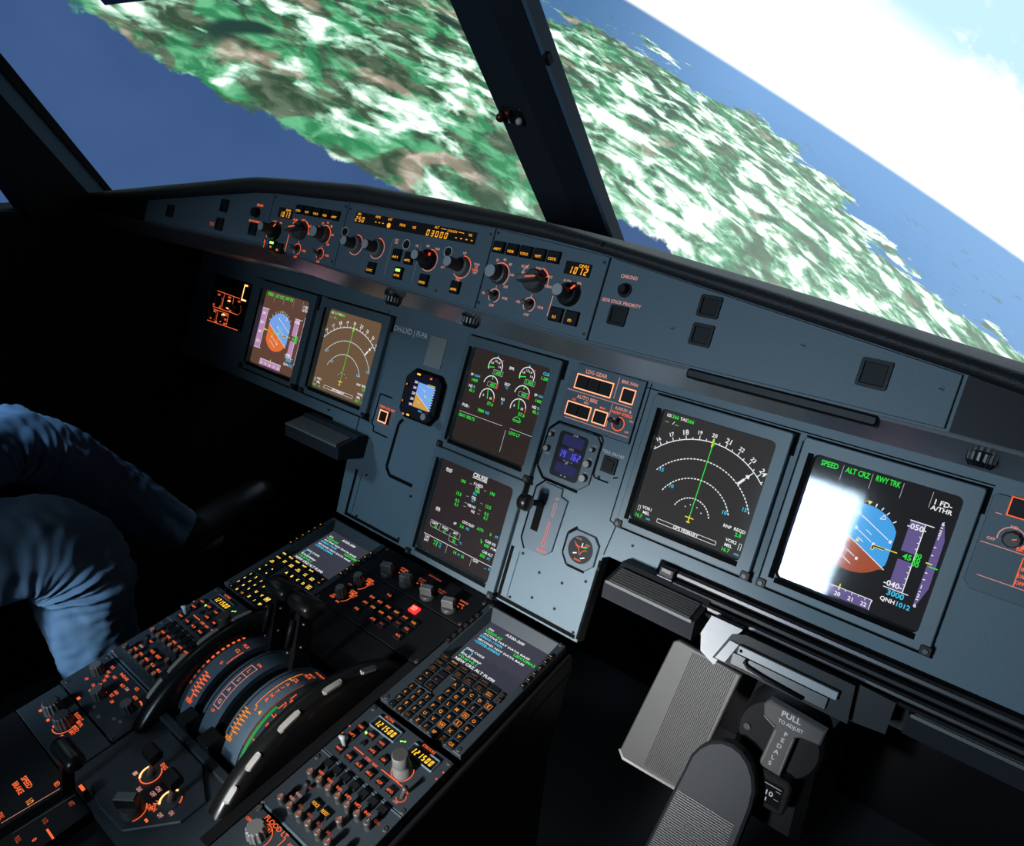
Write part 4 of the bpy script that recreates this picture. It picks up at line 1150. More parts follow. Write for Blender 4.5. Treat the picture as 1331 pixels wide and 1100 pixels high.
def keypad_unit(du, hot, label):
    t = Thing('flight_computer_keypad', label, 'keypad', PED, ((UX0 + UX1) / 2 + du, -.08, 0), 'flight computer keypads on the pedestal')
    K = 'lit_yellow_key' if hot else 'lit_orange_key'; KD = 'lit_orange_key' if hot else 'lit_orange_key_dim'
    b = MB()
    def L(x0, x1, y0, y1, h): return [(x0 + du, y0, h), (x1 + du, y0, h), (x1 + du, y1, h), (x0 + du, y1, h)]
    lo = [L(UX0, UX1, -.1985, .0405, -.0150), L(UX0, UX1, -.1985, .0405, .0032), L(UX0 + .0008, UX1 - .0008, -.1977, .0397, .004), L(.0740, .2050, -.0835, .0372, .004), L(.0805, .1975, -.0800, .0222, -.0116)]
    V = [p for l in lo for p in l]; F = []
    for k in range(4):
        for i in range(4):
            j = (i + 1) % 4; F.append((k * 4 + i, k * 4 + j, (k + 1) * 4 + j, (k + 1) * 4 + i))
    b.add(V, F, 'pedestal_paint')
    # lay the lower plate back in, where the keyboard sits, as ledges between key groups
    for x0, x1, y in ((.118, .196, -.1108), (.079, .116, -.1500)): b.box(x0 + du, x1 + du, y - .0010, y + .0010, .0035, .0058, 'pedestal_paint', .0003)
    t.part('case', b)
    s = MB(); s.rect(.0800 + du, .1980 + du, -.0805, .0225, -.0116, 'scr_cdu')
    z = -.0112; W, Gn, Cy = 'lit_white', 'lit_green', 'lit_cyan'
    def tx(x, y, t_, m, h=.0040, w=None, al='l'): s.text(t_, x + du, y, h, z, m, al, w)
    tx(.1370, .0150, 'A320-200', W, .0048, .037, 'c'); tx(.0890, .0085, 'ENG', W, .0036); tx(.0865, .0025, 'V2527-A5', Gn, .0046, .034)
    tx(.0885, -.0040, 'ACTIVE NAV DATA BASE', W, .0036, .092); tx(.0865, -.0105, '20MAR-17APR', Cy, .0046, .046); tx(.1550, -.0100, 'LIDO2MA3', Gn, .0046, .040)
    tx(.0885, -.0180, 'SECOND NAV DATA BASE', W, .0036, .092); tx(.0865, -.0240, '<20FEB-20MAR', Cy, .0046, .052)
    tx(.0870, -.0435, 'CHG CODE', W, .0036, .036); tx(.0865, -.0490, '[   ]', Cy, .0046, .017); tx(.0870, -.0555, 'IDLE/PERF', W, .0036, .040); tx(.0865, -.0615, '+0.0/+0.1', Gn, .0044, .037); tx(.0865, -.0685, 'NEW CRZ ALT FL090', W, .0048, .078)
    t.part('screen', s, label='dark screen with lines of white, green and blue text')
    def key(x, y, w, h, txt, m, th=.0032, tw=None, box=False):
        k = MB(); x += du
        k.rbox(x - w / 2, x + w / 2, y - h / 2, y + h / 2, .0034, .0072, 'key_black', .0008, .0006, k=2)
        if isinstance(txt, tuple):
            k.text(txt[0], x, y + th * .62, th * .8, .0075, m, w=min(w * .8, .0022 * len(txt[0]))); k.text(txt[1], x, y - th * .62, th * .8, .0075, m, w=min(w * .8, .0022 * len(txt[1])))
        elif txt == '^': k.poly([(x - .0018, y - .0012), (x + .0018, y - .0012), (x, y + .0018)], .0075, m)
        elif txt == '<': k.poly([(x - .0018, y), (x + .0013, y - .0018), (x + .0013, y + .0018)], .0075, m)
        elif txt == '>': k.poly([(x + .0018, y), (x - .0013, y + .0018), (x - .0013, y - .0018)], .0075, m)
        elif txt == 'v': k.poly([(x + .0018, y + .0012), (x - .0018, y + .0012), (x, y - .0018)], .0075, m)
        elif txt: k.text(txt, x, y, th, .0075, m, w=tw)
        if box: k.outline(x - .0048, x + .0048, y - .0040, y + .0040, .0006, .0075, m)
        return t.part('key', k)
    for i in range(6):
        y = .0070 - .0138 * i
        for x in (.0668, .2120):
            k = MB(); k.rbox(x - .0036 + du, x + .0036 + du, y - .0036, y + .0036, .0034, .0074, 'key_black', .0008, .0006, k=2); k.rect(x - .0019 + du, x + .0019 + du, y - .0005, y + .0005, .0077, 'lit_amber' if hot else KD if x < .1 else 'lit_orange_key'); t.part('line_key', k)
    cx = (.0865, .1055, .1250, .1450, .1650, .1840)
    for x, n in zip(cx, ('DIR', 'PROG', 'PERF', 'INIT', 'DATA', '')): key(x, -.0893, .0165, .0105, n, K if n in ('PROG',) or hot else KD, .0030, min(.0105, .0030 * len(n)) if n else None)
    for x, n in zip(cx, ('F-PLN', ('RAD', 'NAV'), ('FUEL', 'PRED'), ('SEC', 'F-PLN'), ('ATC', 'COM'), ('MCDU', 'MENU'))): key(x, -.1025, .0165, .0105, n, K if (isinstance(n, tuple) and n[0] == 'MCDU') or hot else KD, .0030, .0105)
    for x, y, n in ((.0865, -.1158, ('AIR', 'PORT')), (.1055, -.1158, ''), (.0865, -.1290, '<'), (.1055, -.1285, '^'), (.0870, -.1420, '>'), (.1060, -.1415, 'v')): key(x, y, .0150, .0105, n, K if n in ('<', '>') or hot else KD, .0030)
    key(.1995, -.0915, .0070, .0075, 'BRT', KD, .0020, .005); key(.2010, -.1010, .0070, .0075, 'DIM', KD, .0020, .005)
    rows = ('ABCDE', 'FGHIJ', 'KLMNO', 'PQRST', 'UVWXY')
    for j, r in enumerate(rows):
        for i, ch in enumerate(r): key(.1340 + .0157 * i, -.1188 - .0153 * j, .0118, .0110, ch, K, .0050, box=ch in 'ENSW')
    for i, ch in enumerate(('Z', '/', 'SP', ('OV', 'FY'), 'CLR')): key(.1340 + .0157 * i, -.1948 + .0006, .0118, .0100, ch, KD if isinstance(ch, tuple) else K, .0045, .0085 if len(ch) == 3 else None)
    for j, r in enumerate(('123', '456', '789', '.0-')):
        for i, ch in enumerate(r): key(.0855 + .0157 * i, -.1590 - .0124 * j, .0105, .0098, ch if ch != '-' else '+/-', K if ch != '-' else KD, .0045)
    for x, y in ((.0700, .0375), (.2090, .0375), (.0700, -.1930), (.2085, -.1930)): quarter_turn(t, x + du, y, .0040)
keypad_unit(0, False, 'keypad unit with bright text screen and dim orange letter keys, right side of the pedestal')
keypad_unit(DL, True, 'keypad unit with bright text screen and glowing yellow keys, left side of the pedestal')

def radio_panel(du, right):
    t = Thing('radio_panel', 'radio panel with two amber 121500 windows and tall grey knob, right of trim wheel' if right else 'radio panel with one amber frequency window in view, behind the left trim wheel', 'radio panel', PED, (.14 + du, -.256, 0), 'radio tuning panels on the pedestal')
    x0, x1, y0, y1 = UX0 + du, UX1 + du, -.3005, -.2095
    b = plate(t, x0, x1, y0, y1, 'pedestal_paint'); z = .0029
    O, H = 'lit_orange', 'lit_orange'
    b.text('ACTIVE', .1000 + du, -.2150, .0038, z, H, w=.017); b.text('STBY/CRS', .1760 + du, -.2150, .0038, z, H if right else 'lit_orange_dim', w=.022)
    b.line((.0945 + du, -.2735), (.1140 + du, -.2735), .0015, z, O); b.text('STBY', .1240 + du, -.2745, .0038, z, O, w=.0105); b.text('NAV', .1370 + du, -.2745, .0038, z, O, w=.009); b.line((.1485 + du, -.2735), (.1870 + du, -.2735), .0015, z, O)
    b.arc(.1715 + du, -.2585, .0145, .0013, -200, 45, z, O); b.text('ON', .1965 + du, -.2760, .0032, z, O); b.text('OFF', .1950 + du, -.2930, .0030, z, 'lit_pink'); b.arc(.1965 + du, -.2845, .0062, .0010, -150, 60, z, O)
    for x, y in ((.0645, -.2560), (.0655, -.2690), (.2145, -.2280), (.2135, -.2400)): b.rect(x - .0011 + du, x + .0011 + du, y - .0011, y + .0011, z, O)
    b.poly([(.1365 + du, -.2295), (.1385 + du, -.2315), (.1385 + du, -.2275)], z, 'lit_green_lamp'); b.poly([(.1445 + du, -.2265), (.1425 + du, -.2245), (.1425 + du, -.2285)], z, 'lit_green_lamp'); b.line((.1385 + du, -.2292), (.1425 + du, -.2268), .0010, z, 'lit_green_lamp')
    t.part('faceplate', b)
    for wx in (.0840, .1545):
        w = MB(); w.frame(rrect(wx + du, -.2385, wx + .0480 + du, -.2190, .002), rrect(wx + .0020 + du, -.2365, wx + .0460 + du, -.2212, .001), .002, .0055, .0032, 'panel_paint_face', .0008)
        w.rect(wx + .0015 + du, wx + .0465 + du, -.2370, -.2205, .0034, 'scr_black')
        w.seg7('121500', wx + .0050 + du, -.2292, .0088, .0037, 'lit_amber_hot', .0042, .0064, .19); t.part('readout', w, label='amber frequency window')
    for x, y, n, m in ((.0800, -.2490, 'VHF1', O), (.1010, -.2490, 'VHF2', O), (.1220, -.2490, 'VHF3', O), (.0800, -.2640, 'HF1', O), (.1210, -.2640, 'HF2', O), (.1420, -.2640, 'AM', O), (.0830, -.2885, 'NAV', O), (.1030, -.2885, 'VOR', O), (.1230, -.2885, 'ILS', O), (.1425, -.2885, 'MLS', O), (.1615, -.2885, 'ADF', O), (.1810, -.2885, 'BFO', O)):
        k = MB(); X = x + du; k.rbox(X - .0062, X + .0062, y - .0048, y + .0048, .0020, .0062, 'key_black', .001, .0006); k.text(n, X, y, .0034, .0065, m, w=min(.0095, .0032 * len(n))); t.part('push_button', k)
    k = MB(); k.cyl(.0910 + du, -.2495, .0016, .0025, .0045, 'lit_green_lamp', 10); t.part('indicator_lamp', k, label='tiny green lamp')
    k = MB(); X = .1010 + du; k.cyl(X, -.2630, .0040, .0020, .0050, 'key_black', 16, c=.0006); t.part('push_button', k, label='round black push button')
    k = MB(); X, Y = .1715 + du, -.2585
    k.lathe(X, Y, [(.0128, .0025), (.0125, .014), (.0108, .0155), (.0108, .019), (.0112, .0195), (.0108, .034), (.0098, .0352)], 'knob_grey' if right else 'knob_dark', 36, top='knob_dark'); t.part('knob', k, label='tall stacked grey knob' if right else None)
    k = MB(); k.tube([(.0835 + du, -.2800, .002), (.0800 + du, -.2785, .012), (.0785 + du, -.2775, .017)], [.0030, .0036, .0055], 'knob_face', 10); t.part('toggle_switch', k, label='pale toggle switch')
    k = MB(); k.tube([(.1965 + du, -.2845, .002), (.1985 + du, -.2795, .013), (.1992 + du, -.2780, .017)], [.0024, .0028, .0040], 'knob_dark', 10); t.part('toggle_switch', k)
    for x, y in ((.0690, -.2165), (.2110, -.2140), (.2110, -.2960)): quarter_turn(t, x + du, y)
radio_panel(0, True); radio_panel(DL, False)

def audio_panel(du, right):
    t = Thing('audio_panel', 'audio panel with two rows of orange-tipped knobs, nearest the flood light knob' if right else 'audio panel with dim rows of knobs and orange labels, left side beside the blue jeans', 'audio panel', PED, (.14 + du, -.348, 0), 'audio panels on the pedestal')
    y0, y1 = -.3960, -.3010
    b = plate(t, UX0 + du, UX1 + du, y0, y1); z = .0029; O = 'lit_orange'
    b.rect(UX0 + .001 + du, UX1 - .001 + du, y0 + .0008, y0 + .0032, z, 'panel_paint'); b.rect(UX0 + .001 + du, UX1 - .001 + du, y1 - .0025, y1 - .0006, z, 'panel_paint')
    for i, n in enumerate(('VHF1', 'VHF2', 'VHF3', 'HF1', 'HF2', 'INT', 'CAB')): b.text(n, .0905 + .0178 * i + du, -.3240, .0036, z, O if i < 6 else 'lit_orange_dim', w=.0100)
    for i, n in enumerate(('VOR1', 'VOR2', 'MKR', 'ILS', 'MLS')): b.text(n, .0900 + .0182 * i + du, -.3680, .0036, z, ('lit_pink' if i == 0 else 'lit_orange_dim') if right else O, w=.0095)
    b.text('INT', .0960 + du, -.3460, .0034, z, 'lit_orange_dim' if right else O); b.text('RAD', .0930 + du, -.3600, .0034, z, 'lit_pink')
    b.rect(.0660 + du, .0680 + du, -.3935, -.3915, z, O if not right else 'lit_orange_dim')
    t.part('faceplate', b)
    for x, n in ((.1215, 'VOICE'), (.1395, 'RESET')):
        k = MB(); X = x + du; k.rbox(X - .0076, X + .0076, -.3605, -.3515, .0020, .0058, 'key_black', .0008); k.text(n, X, -.3560, .0042, .0061, 'lit_amber' if right else O, w=.0115); t.part('push_button', k)
    for i in range(7):
        k = MB(); X = .0880 + .0172 * i + du; k.rbox(X - .0062, X + .0062, -.3165, -.3055, .0020, .0068, 'key_black', .001); t.part('call_button', k)
    pts = [(.0855 + .0180 * i, -.3350) for i in range(7)] + [(.0850 + .0180 * i, -.3785) for i in range(7)] + [(.1650, -.3530)]
    for i, (x, y) in enumerate(pts):
        k = MB(); X = x + du; top = ('acp_lit' if right or i % 3 == 0 else 'acp_lit_dim') if i not in (6, 13) else 'knob_dark'
        k.lathe(X, y, [(.0046, .0022), (.0044, .012), (.0050, .0125), (.0046, .0150), (.0036, .0156)], 'knob_dark', 20, top=top); k.line((X, y - .0008), (X, y + .0036), .0007, .0159, 'knob_face'); t.part('volume_knob', k)
    k = MB(); k.tube([(.0955 + du, -.3530, .002), (.0975 + du, -.3500, .012), (.0985 + du, -.3485, .018)], [.0030, .0030, .0040], 'rubber', 10); t.part('toggle_switch', k)
    for x, y in ((.2110, -.3240), (.0680, -.3130), (.2110, -.3830)): quarter_turn(t, x + du, y)
audio_panel(0, True); audio_panel(DL, False)

def flood_panel():
    t = Thing('flood_light_panel', 'panel lettered FLOOD LT with a ribbed grey knob at the bottom edge of the picture', 'control panel', PED, (.14, -.42, 0))
    b = plate(t, UX0, UX1, -.4660, -.3975); z = .0029
    b.text('FLOOD LT', .1060, -.3995 - .0020, .0058, z, 'lit_orange', w=.042); b.text('OFF', .0715, -.4165, .0040, z, 'lit_orange'); b.text('BRT', .1020, -.4095, .0040, z, 'lit_orange')
    b.arc(.0990, -.4205, .0150, .0012, -20, 110, z, 'lit_orange'); b.line((.1265, -.4030), (.1265, -.4300), .0012, z, 'lit_orange'); b.text('AIDS', .1400, -.4050, .0040, z, 'lit_orange')
    t.part('faceplate', b)
    k = MB(); k.lathe(.0960, -.4210, [(.0130, .0025), (.0120, .017), (.0105, .0185)], 'knob_grey', 52, 12, .13, top='knob_grey'); t.part('knob', k)
    k = MB(); k.cyl(.0690, -.4010, .0038, .0020, .0050, 'knob_dark', 14); t.part('fastener', k)
flood_panel()

def weather_panel():
    t = Thing('weather_radar_panel', 'panel with three dark knobs and scattered orange lettering, left of the left trim wheel', 'control panel', PED, (-.255, -.433, 0))
    b = plate(t, -.340, -.170, -.4690, -.3970); z = .0029; O = 'lit_orange'
    for x, y, w, n in ((-.3030, -.4080, .008, 'SYS'), (-.2990, -.4160, .008, 'WX'), (-.2810, -.4150, .009, 'WX/T'), (-.2920, -.4210, .007, 'MAP'), (-.2880, -.4270, .007, 'TURB'), (-.2860, -.4340, .007, '-5'), (-.2910, -.4410, .008, 'CAL'), (-.2850, -.4480, .006, '0'), (-.3120, -.4420, .006, 'OFF'), (-.2840, -.4650, .006, '1'), (-.2700, -.4055, .022, 'RADAR'), (-.2560, -.4150, .009, 'MULTI'), (-.2440, -.4140, .008, 'SCAN'), (-.2330, -.4050, .008, 'GCS'), (-.2190, -.4140, .010, 'AUTO'), (-.2640, -.4370, .007, 'UP'), (-.2510, -.4330, .008, 'TILT'), (-.2510, -.4265, .010, 'GAIN'), (-.2390, -.4380, .006, 'DN')):
        b.text(n, x, y, .0042, z, O if n not in ('SCAN',) else 'lit_pink', w=w)
    b.arc(-.2050, -.4250, .0120, .0022, 55, 105, z, O)
    for x, y in ((-.250, -.458), (-.228, -.462), (-.207, -.450), (-.195, -.447)): b.text('STBY', x, y, .0036, z, 'print_grey', w=.007)
    b.rect(-.3385, -.1715, -.4000, -.3978, z, 'panel_paint')
    t.part('faceplate', b)
    for x, y in ((-.3110, -.4250), (-.2630, -.4450), (-.2050, -.4300)):
        k = MB(); k.lathe(x, y, [(.0100, .0025), (.0092, .017), (.0080, .0185)], 'knob_dark', 40, 12, .10, top='knob_grey'); t.part('knob', k)
    for x, y in ((-.330, -.403), (-.330, -.462), (-.177, -.466)): quarter_turn(t, x, y)
weather_panel()

def dimmer_panel():
    t = Thing('dimmer_panel', 'panel with two large ribbed grey knobs at the left rear edge of the pedestal', 'control panel', PED, (-.255, -.498, 0))
    b = plate(t, -.335, -.168, -.5300, -.4705); z = .0029; O = 'lit_orange'
    for x, y, w, n in ((-.2500, -.4790, .020, 'FLOOD LT'), (-.2370, -.4830, .014, 'MAIN PNL'), (-.2330, -.4900, .014, 'PED'), (-.2300, -.4960, .010, 'BRT')): b.text(n, x, y, .0048, z, O, w=w)
    for x, y in ((-.3050, -.5080), (-.2790, -.5080), (-.2610, -.5070), (-.2350, -.5070)): b.rect(x - .0026, x + .0026, y - .0018, y + .0018, z, O)
    b.arc(-.2530, -.4960, .0155, .0013, -110, 20, z, O)
    t.part('faceplate', b)
    for x, y in ((-.2890, -.4960), (-.2530, -.4960)):
        k = MB(); k.lathe(x, y, [(.0128, .0025), (.0115, .020), (.0098, .0220)], 'knob_grey', 60, 14, .14, top='knob_dark'); t.part('knob', k)
dimmer_panel()

# ------------------------------------------------------------------ centre column
def switching_panel():
    t = Thing('switching_panel', 'dark panel with a row of four square-topped grey knobs below the cruise page display', 'control panel', PED, (-.06, .005, 0))
    b = plate(t, -.1850, .0600, -.0270, .0420, 'black_plastic'); z = .0029; O = 'lit_orange'
    for x, n in ((-.1150, 'ATT HDG'), (-.0700, 'AIR DATA'), (-.0230, 'EIS DMC'), (.0250, 'ECAM/ND XFR')):
        d = 'lit_orange_dim' if n in ('EIS DMC', 'AIR DATA') else O
        b.text(n, x + .002, .0165 if n != 'ECAM/ND XFR' else .0185, .0034, z, d, w=.017); b.text('NORM', x + .002, .0115, .0030, z, d, w=.011)
        if n != 'EIS DMC': b.pline([(x - .0010, .0060), (x + .0010, .0035), (x + .0030, .0050)], .0010, z, O); b.pline([(x + .0060, .0075), (x + .0095, .0065), (x + .0090, .0035)], .0010, z, O)
    b.text('SWITCHING', -.0540, .0325, .0036, z, 'lit_orange_dim', w=.030)
    t.part('faceplate', b)
    for x in (-.1300, -.0820, -.0325, .0170):
        k = MB(); y = -.0075
        k.lathe(x, y, [(.0135, .0025), (.0130, .008), (.0115, .009)], 'knob_dark', 32)
        a = rad(18); c, sn = math.cos(a), math.sin(a)
        pr = [(x + px * c - py * sn, y + px * sn + py * c) for px, py in ((-.0105, -.0060), (.0105, -.0060), (.0105, .0060), (-.0105, .0060))]
        k.prism(pr, .008, .0235, 'knob_grey', .0012); k.line((x, y + .001), (x + .002, y + .006), .0010, .0238, 'knob_white'); t.part('knob', k)
    for x, y in ((-.180, .037), (.055, .037), (.055, -.022)): quarter_turn(t, x, y)
switching_panel()

def system_panel():
    t = Thing('system_page_panel', 'dark panel with a grid of small orange-lit buttons and one red-lit button', 'control panel', PED, (-.06, -.075, 0))
    b = plate(t, -.1850, .0600, -.1240, -.0280, 'black_plastic'); z = .0029; O = 'lit_orange'
    for y, n in ((-.0800, ('OFF', 'BRT')), (-.0430, ('OFF', 'BRT'))):
        b.arc(-.1480, y - .012, .0150, .0013, -60, 60, z, O)
        b.text('LOWER' if y < -.06 else 'UPPER', -.1395, y + .004, .0042, z, O, w=.015); b.text('DISPLAY', -.1360, y - .0010, .0042, z, O, w=.018); b.text('BRT', -.1340, y - .0065, .0036, z, O, w=.010)
    b.text('OFF', -.1610, -.1060, .0040, z, O); b.text('UP', -.1610, -.1010, .0036, z, O); b.text('DN', -.1440, -.1085, .0036, z, O); b.text('OFF', -.1600, -.0680, .0034, z, 'lit_orange_dim')
    for y in (-.0370, -.0550, -.0730, -.0910, -.1090): b.line((.0100, y), (.0340, y), .0004, z, 'rubber')
    t.part('faceplate', b)
    for y in (-.0950, -.0560):
        k = MB(); x = -.1500
        k.lathe(x, y, [(.0098, .0025), (.0088, .020), (.0074, .0225)], 'knob_dark', 40, 10, .14, top='knob_grey'); t.part('knob', k)
    g = [(-.0830, -.0480, 'T.O'), (-.1020, -.0680, 'ENG'), (-.0830, -.0680, 'BLD'), (-.0630, -.0680, 'PRS'), (-.0430, -.0680, 'ELEC'), (-.0230, -.0680, 'HYD'), (-.0030, -.0680, 'FUEL'), (-.1020, -.0835, 'APU'), (-.0830, -.0835, 'COND'), (-.0630, -.0835, 'DOOR'), (-.0430, -.0835, 'WHL'), (-.0230, -.0835, ''), (-.0030, -.0835, 'ALL'), (-.1020, -.1020, 'CLR'), (-.0625, -.1020, 'STS'), (-.0430, -.1005, ''), (-.0030, -.1020, 'RCL')]
    for x, y, n in g:
        k = MB(); k.rbox(x - .0072, x + .0072, y - .0058, y + .0058, .0018, .0060, 'key_black', .001)
        if n: k.text(n, x, y, .0040, .0063, 'lit_orange_key' if len(n) != 3 else 'lit_orange', w=.0098)
        else: k.text('F/C', x, y, .0034, .0063, 'lit_orange_dim', w=.0080)
        t.part('push_button', k)
    k = MB(); x, y = -.0255, -.0450; k.rbox(x - .0082, x + .0082, y - .0072, y + .0072, .0018, .0070, 'lit_red_lamp', .001, .0008); k.text('EMER', x, y + .0022, .0034, .0074, 'lit_orange_hot', w=.0110); k.text('CANC', x, y - .0026, .0034, .0074, 'lit_orange_hot', w=.0110); t.part('push_button', k, label='red-lit push button')
    for x, y in ((-.180, -.119), (.055, -.119)): quarter_turn(t, x, y)
system_panel()

# ------------------------------------------------------------------ throttle quadrant
HC, HH, HR = -.303, -.0430, .0950
def hump(s_, dr=0):
    """height of the curved quadrant top at s"""
    d = min(abs(s_ - HC), HR * .995)
    return HH + math.sqrt(HR * HR - d * d) + dr
def hstrip(mb, x0, x1, a0, a1, m, dr=0.0, n=24, th=None):
    """a band round the hump, by angle from straight up (negative = towards the pilot's seat)"""
    lo = []
    for i in range(n + 1):
        a = rad(a0 + (a1 - a0) * i / n); r = HR + dr
        s_, h = HC + r * math.sin(a), HH + r * math.cos(a)
        lo.append((s_, h))
    if th:
        inn = [(HC + (HR + dr - th) * math.sin(rad(a0 + (a1 - a0) * i / n)), HH + (HR + dr - th) * math.cos(rad(a0 + (a1 - a0) * i / n))) for i in range(n + 1)]
        mb.extr(lo + inn[::-1], x0, x1, m)
    else:
        V = []; F = []
        for s_, h in lo: V += [(x0, s_, h), (x1, s_, h)]
        for i in range(n): F.append((2 * i, 2 * i + 1, 2 * i + 3, 2 * i + 2))
        mb.add(V, F, m, True)
def hmark(mb, x0, x1, a, w, m, dr=.0006):
    hstrip(mb, x0, x1, a - w / 2, a + w / 2, m, dr, 1)
def htext(mb, t_, x, a, size, m, rotq=0, w=None):
    """lettering wrapped on the hump around angle a; rotq=1 reads along the arc"""
    v, f, tw = glyphs(t_)
    k = size if w is None else w / tw
    V = []
    for px, py in v:
        if rotq == 0: X = x + (px - tw / 2) * k; al = (py - .5) * size
        elif rotq == 1: X = x + (py - .5) * size; al = -(px - tw / 2) * k
        else: X = x - (py - .5) * size; al = (px - tw / 2) * k
        an = rad(a) + al / HR
        r = HR + .0008
        V.append((X, HC + r * math.sin(an), HH + r * math.cos(an)))
    mb.add(V, f, m)

def quadrant():
    t = Thing('throttle_quadrant', 'curved throttle quadrant with blue-grey arcs, orange scales and a green trim band', 'throttle quadrant', PED, (-.062, -.30, 0))
    b = MB()
    b.extr([(HC - HR - .002, -.0150)] + [(HC + (HR - .010) * math.sin(rad(a)), HH + (HR - .010) * math.cos(rad(a))) for a in range(-62, 66, 6)] + [(HC + HR + .002, -.0150)], -.146, .0150, 'black_gap')
    t.part('core', b)
    b = MB(); b.box(-.1865, -.1805, -.530, -.126, -.0150, .0020, 'black_plastic'); b.box(.0445, .0610, -.466, -.126, -.0150, .0020, 'black_plastic'); b.box(-.152, .0155, -.204, -.126, -.0150, .0020, 'black_plastic')
    b.box(-.1675, .0610, -.5300, -.4120, -.0150, .0008, 'pedestal_paint')
    t.part('side_filler', b)
    b = MB(); b.prism([(-.1520, -.4115), (.0155, -.4115), (.0155, -.4000), (-.1520, -.4000)], -.0150, .0110, 'pedestal_paint', .0015); t.part('rear_bar', b)
    for x0, x1, nm in ((-.1450, -.1185, 'left'), (-.1010, -.0655, 'centre'), (-.0455, -.0070, 'right')):
        b = MB(); hstrip(b, x0, x1, -64, 62, 'quadrant_blue', 0, 30, .009)
        if nm == 'centre': hstrip(b, x0 + .0045, x0 + .0060, -60, 30, 'black_gap', .0004)
        if nm == 'right': hstrip(b, x0 + .0045, x0 + .0060, -60, 30, 'black_gap', .0004)
        t.part('arc_plate', b)
    # flap-side strip with the dashed red scale, trim strip with the green band
    b = MB(); hstrip(b, -.1520, -.1455, -60, 40, 'pedestal_paint', .0002, 24, .010)
    for a in range(-36, 22, 5): hmark(b, -.1508, -.1470, a, 2.6, 'lit_orange' if a > -20 else 'lit_orange_dim', .0010)
    t.part('scale_strip', b)
    b = MB(); hstrip(b, -.0060, .0145, -66, 40, 'pedestal_paint', -.0002, 24, .010)
    hstrip(b, -.0030, .0022, -64, -8, 'quadrant_green', .0006, 20); hstrip(b, -.0058, -.0046, -44, 20, 'lit_orange_dim', .0006, 16)
    for a, n in ((2, '0'), (-4, '1'), (-14, '2'), (-22, '0'), (-37, '1'), (-44, '0')):
        htext(b, n, .0085, a, .0052, 'lit_orange', 0); 
    for a in (-2, -15, -36): hmark(b, .0030, .0065, a, 1.0, 'lit_orange', .0008)
    hmark(b, .0030, .0045, 0, 18, 'lit_orange', .0008)
    t.part('trim_scale', b, label='trim scale with a green band')
    # lettering on the plates
    b = MB(); O, A = 'lit_orange', 'lit_orange_key'
    hstrip(b, -.0290, -.0278, -17, 29, A, .0008, 20); hmark(b, -.0290, -.0245, -17, 1.0, A); hmark(b, -.0300, -.0225, 16, 1.0, A)
    for i, ch in enumerate('A/THR'): htext(b, ch, -.0205, 11 - i * 5.0, .0056, O, 0)
    htext(b, 'CL', -.0200, 18.5, .0058, O, 0); htext(b, 'FLX', -.0190, 30, .0052, O, 0); htext(b, 'MCT', -.0190, 34.5, .0042, O, 0); htext(b, 'TOGA', -.0190, 44, .0052, O, 0)
    htext(b, '0', -.0235, -19, .0052, O, 0)
    b.add([(-.0170, HC + (HR + .001) * math.sin(rad(x)), HH + (HR + .001) * math.cos(rad(x))) for x in (-19.5,)] + [(-.0130, HC + (HR + .001) * math.sin(rad(-17)), HH + (HR + .001) * math.cos(rad(-17))), (-.0115, HC + (HR + .001) * math.sin(rad(-21)), HH + (HR + .001) * math.cos(rad(-21)))], [(0, 2, 1)], 'lit_amber')
    br = b; bl = MB(); bc = MB()
    for cx, m, b in ((-.0325, A, br), (-.1320, O, bl)):
        for i in range(6):
            a = -23 - i * 3.4
            hmark(b, cx - .0080, cx - .0010, a, 1.0, m); hmark(b, cx + .0010, cx + .0080, a - 1.2, 1.0, m); hmark(b, cx - .0030, cx + .0030, a - 1.7, 1.2, m)
        htext(b, 'REV', cx - .002, -48, .0058, m, 0, .013)
        for i, ch in enumerate('REV'): htext(b, ch, cx, -44 + i * -1.8, .0040, m, 0)
    b = bl
    hstrip(b, -.1215, -.1203, -8, 8, O, .0008, 10); htext(b, 'CL', -.1290, 6, .0055, O, 0); htext(b, '0', -.1290, -10, .0050, O, 0); htext(b, 'FLX', -.1290, 14, .0050, O, 0)
    # take-off trim card in the centre
    b = bc
    hstrip(b, -.0895, -.0885, -37, 4, 'lit_pink', .0008, 14); hstrip(b, -.0765, -.0755, -37, 4, 'lit_pink', .0008, 14)
    for a in (-37, -27, -16, -6, 4): hmark(b, -.0895, -.0755, a, .7, 'lit_pink')
    for a, n in ((-32, 'G'), (-21, 'A'), (-11, 'S'), (-1, 'L')): htext(b, n, -.0825, a, .0060, 'lit_pink' if a < -5 else O, 0)
    htext(b, 'UP', -.0840, -40.5, .0040, O, 0); htext(b, 'DN', -.0800, 8, .0040, O, 0)
    for q in (br, bl, bc): t.part('lettering', q, label='orange-lit scale and lettering')
    # dark lever gates at the rear
    for x0, x1 in ((-.1190, -.0950), (-.0660, -.0390)):
        b = MB(); b.rbox(x0, x1, -.4020, -.3780, .004, .0260, 'black_plastic', .002, .001); t.part('lever_gate', b)
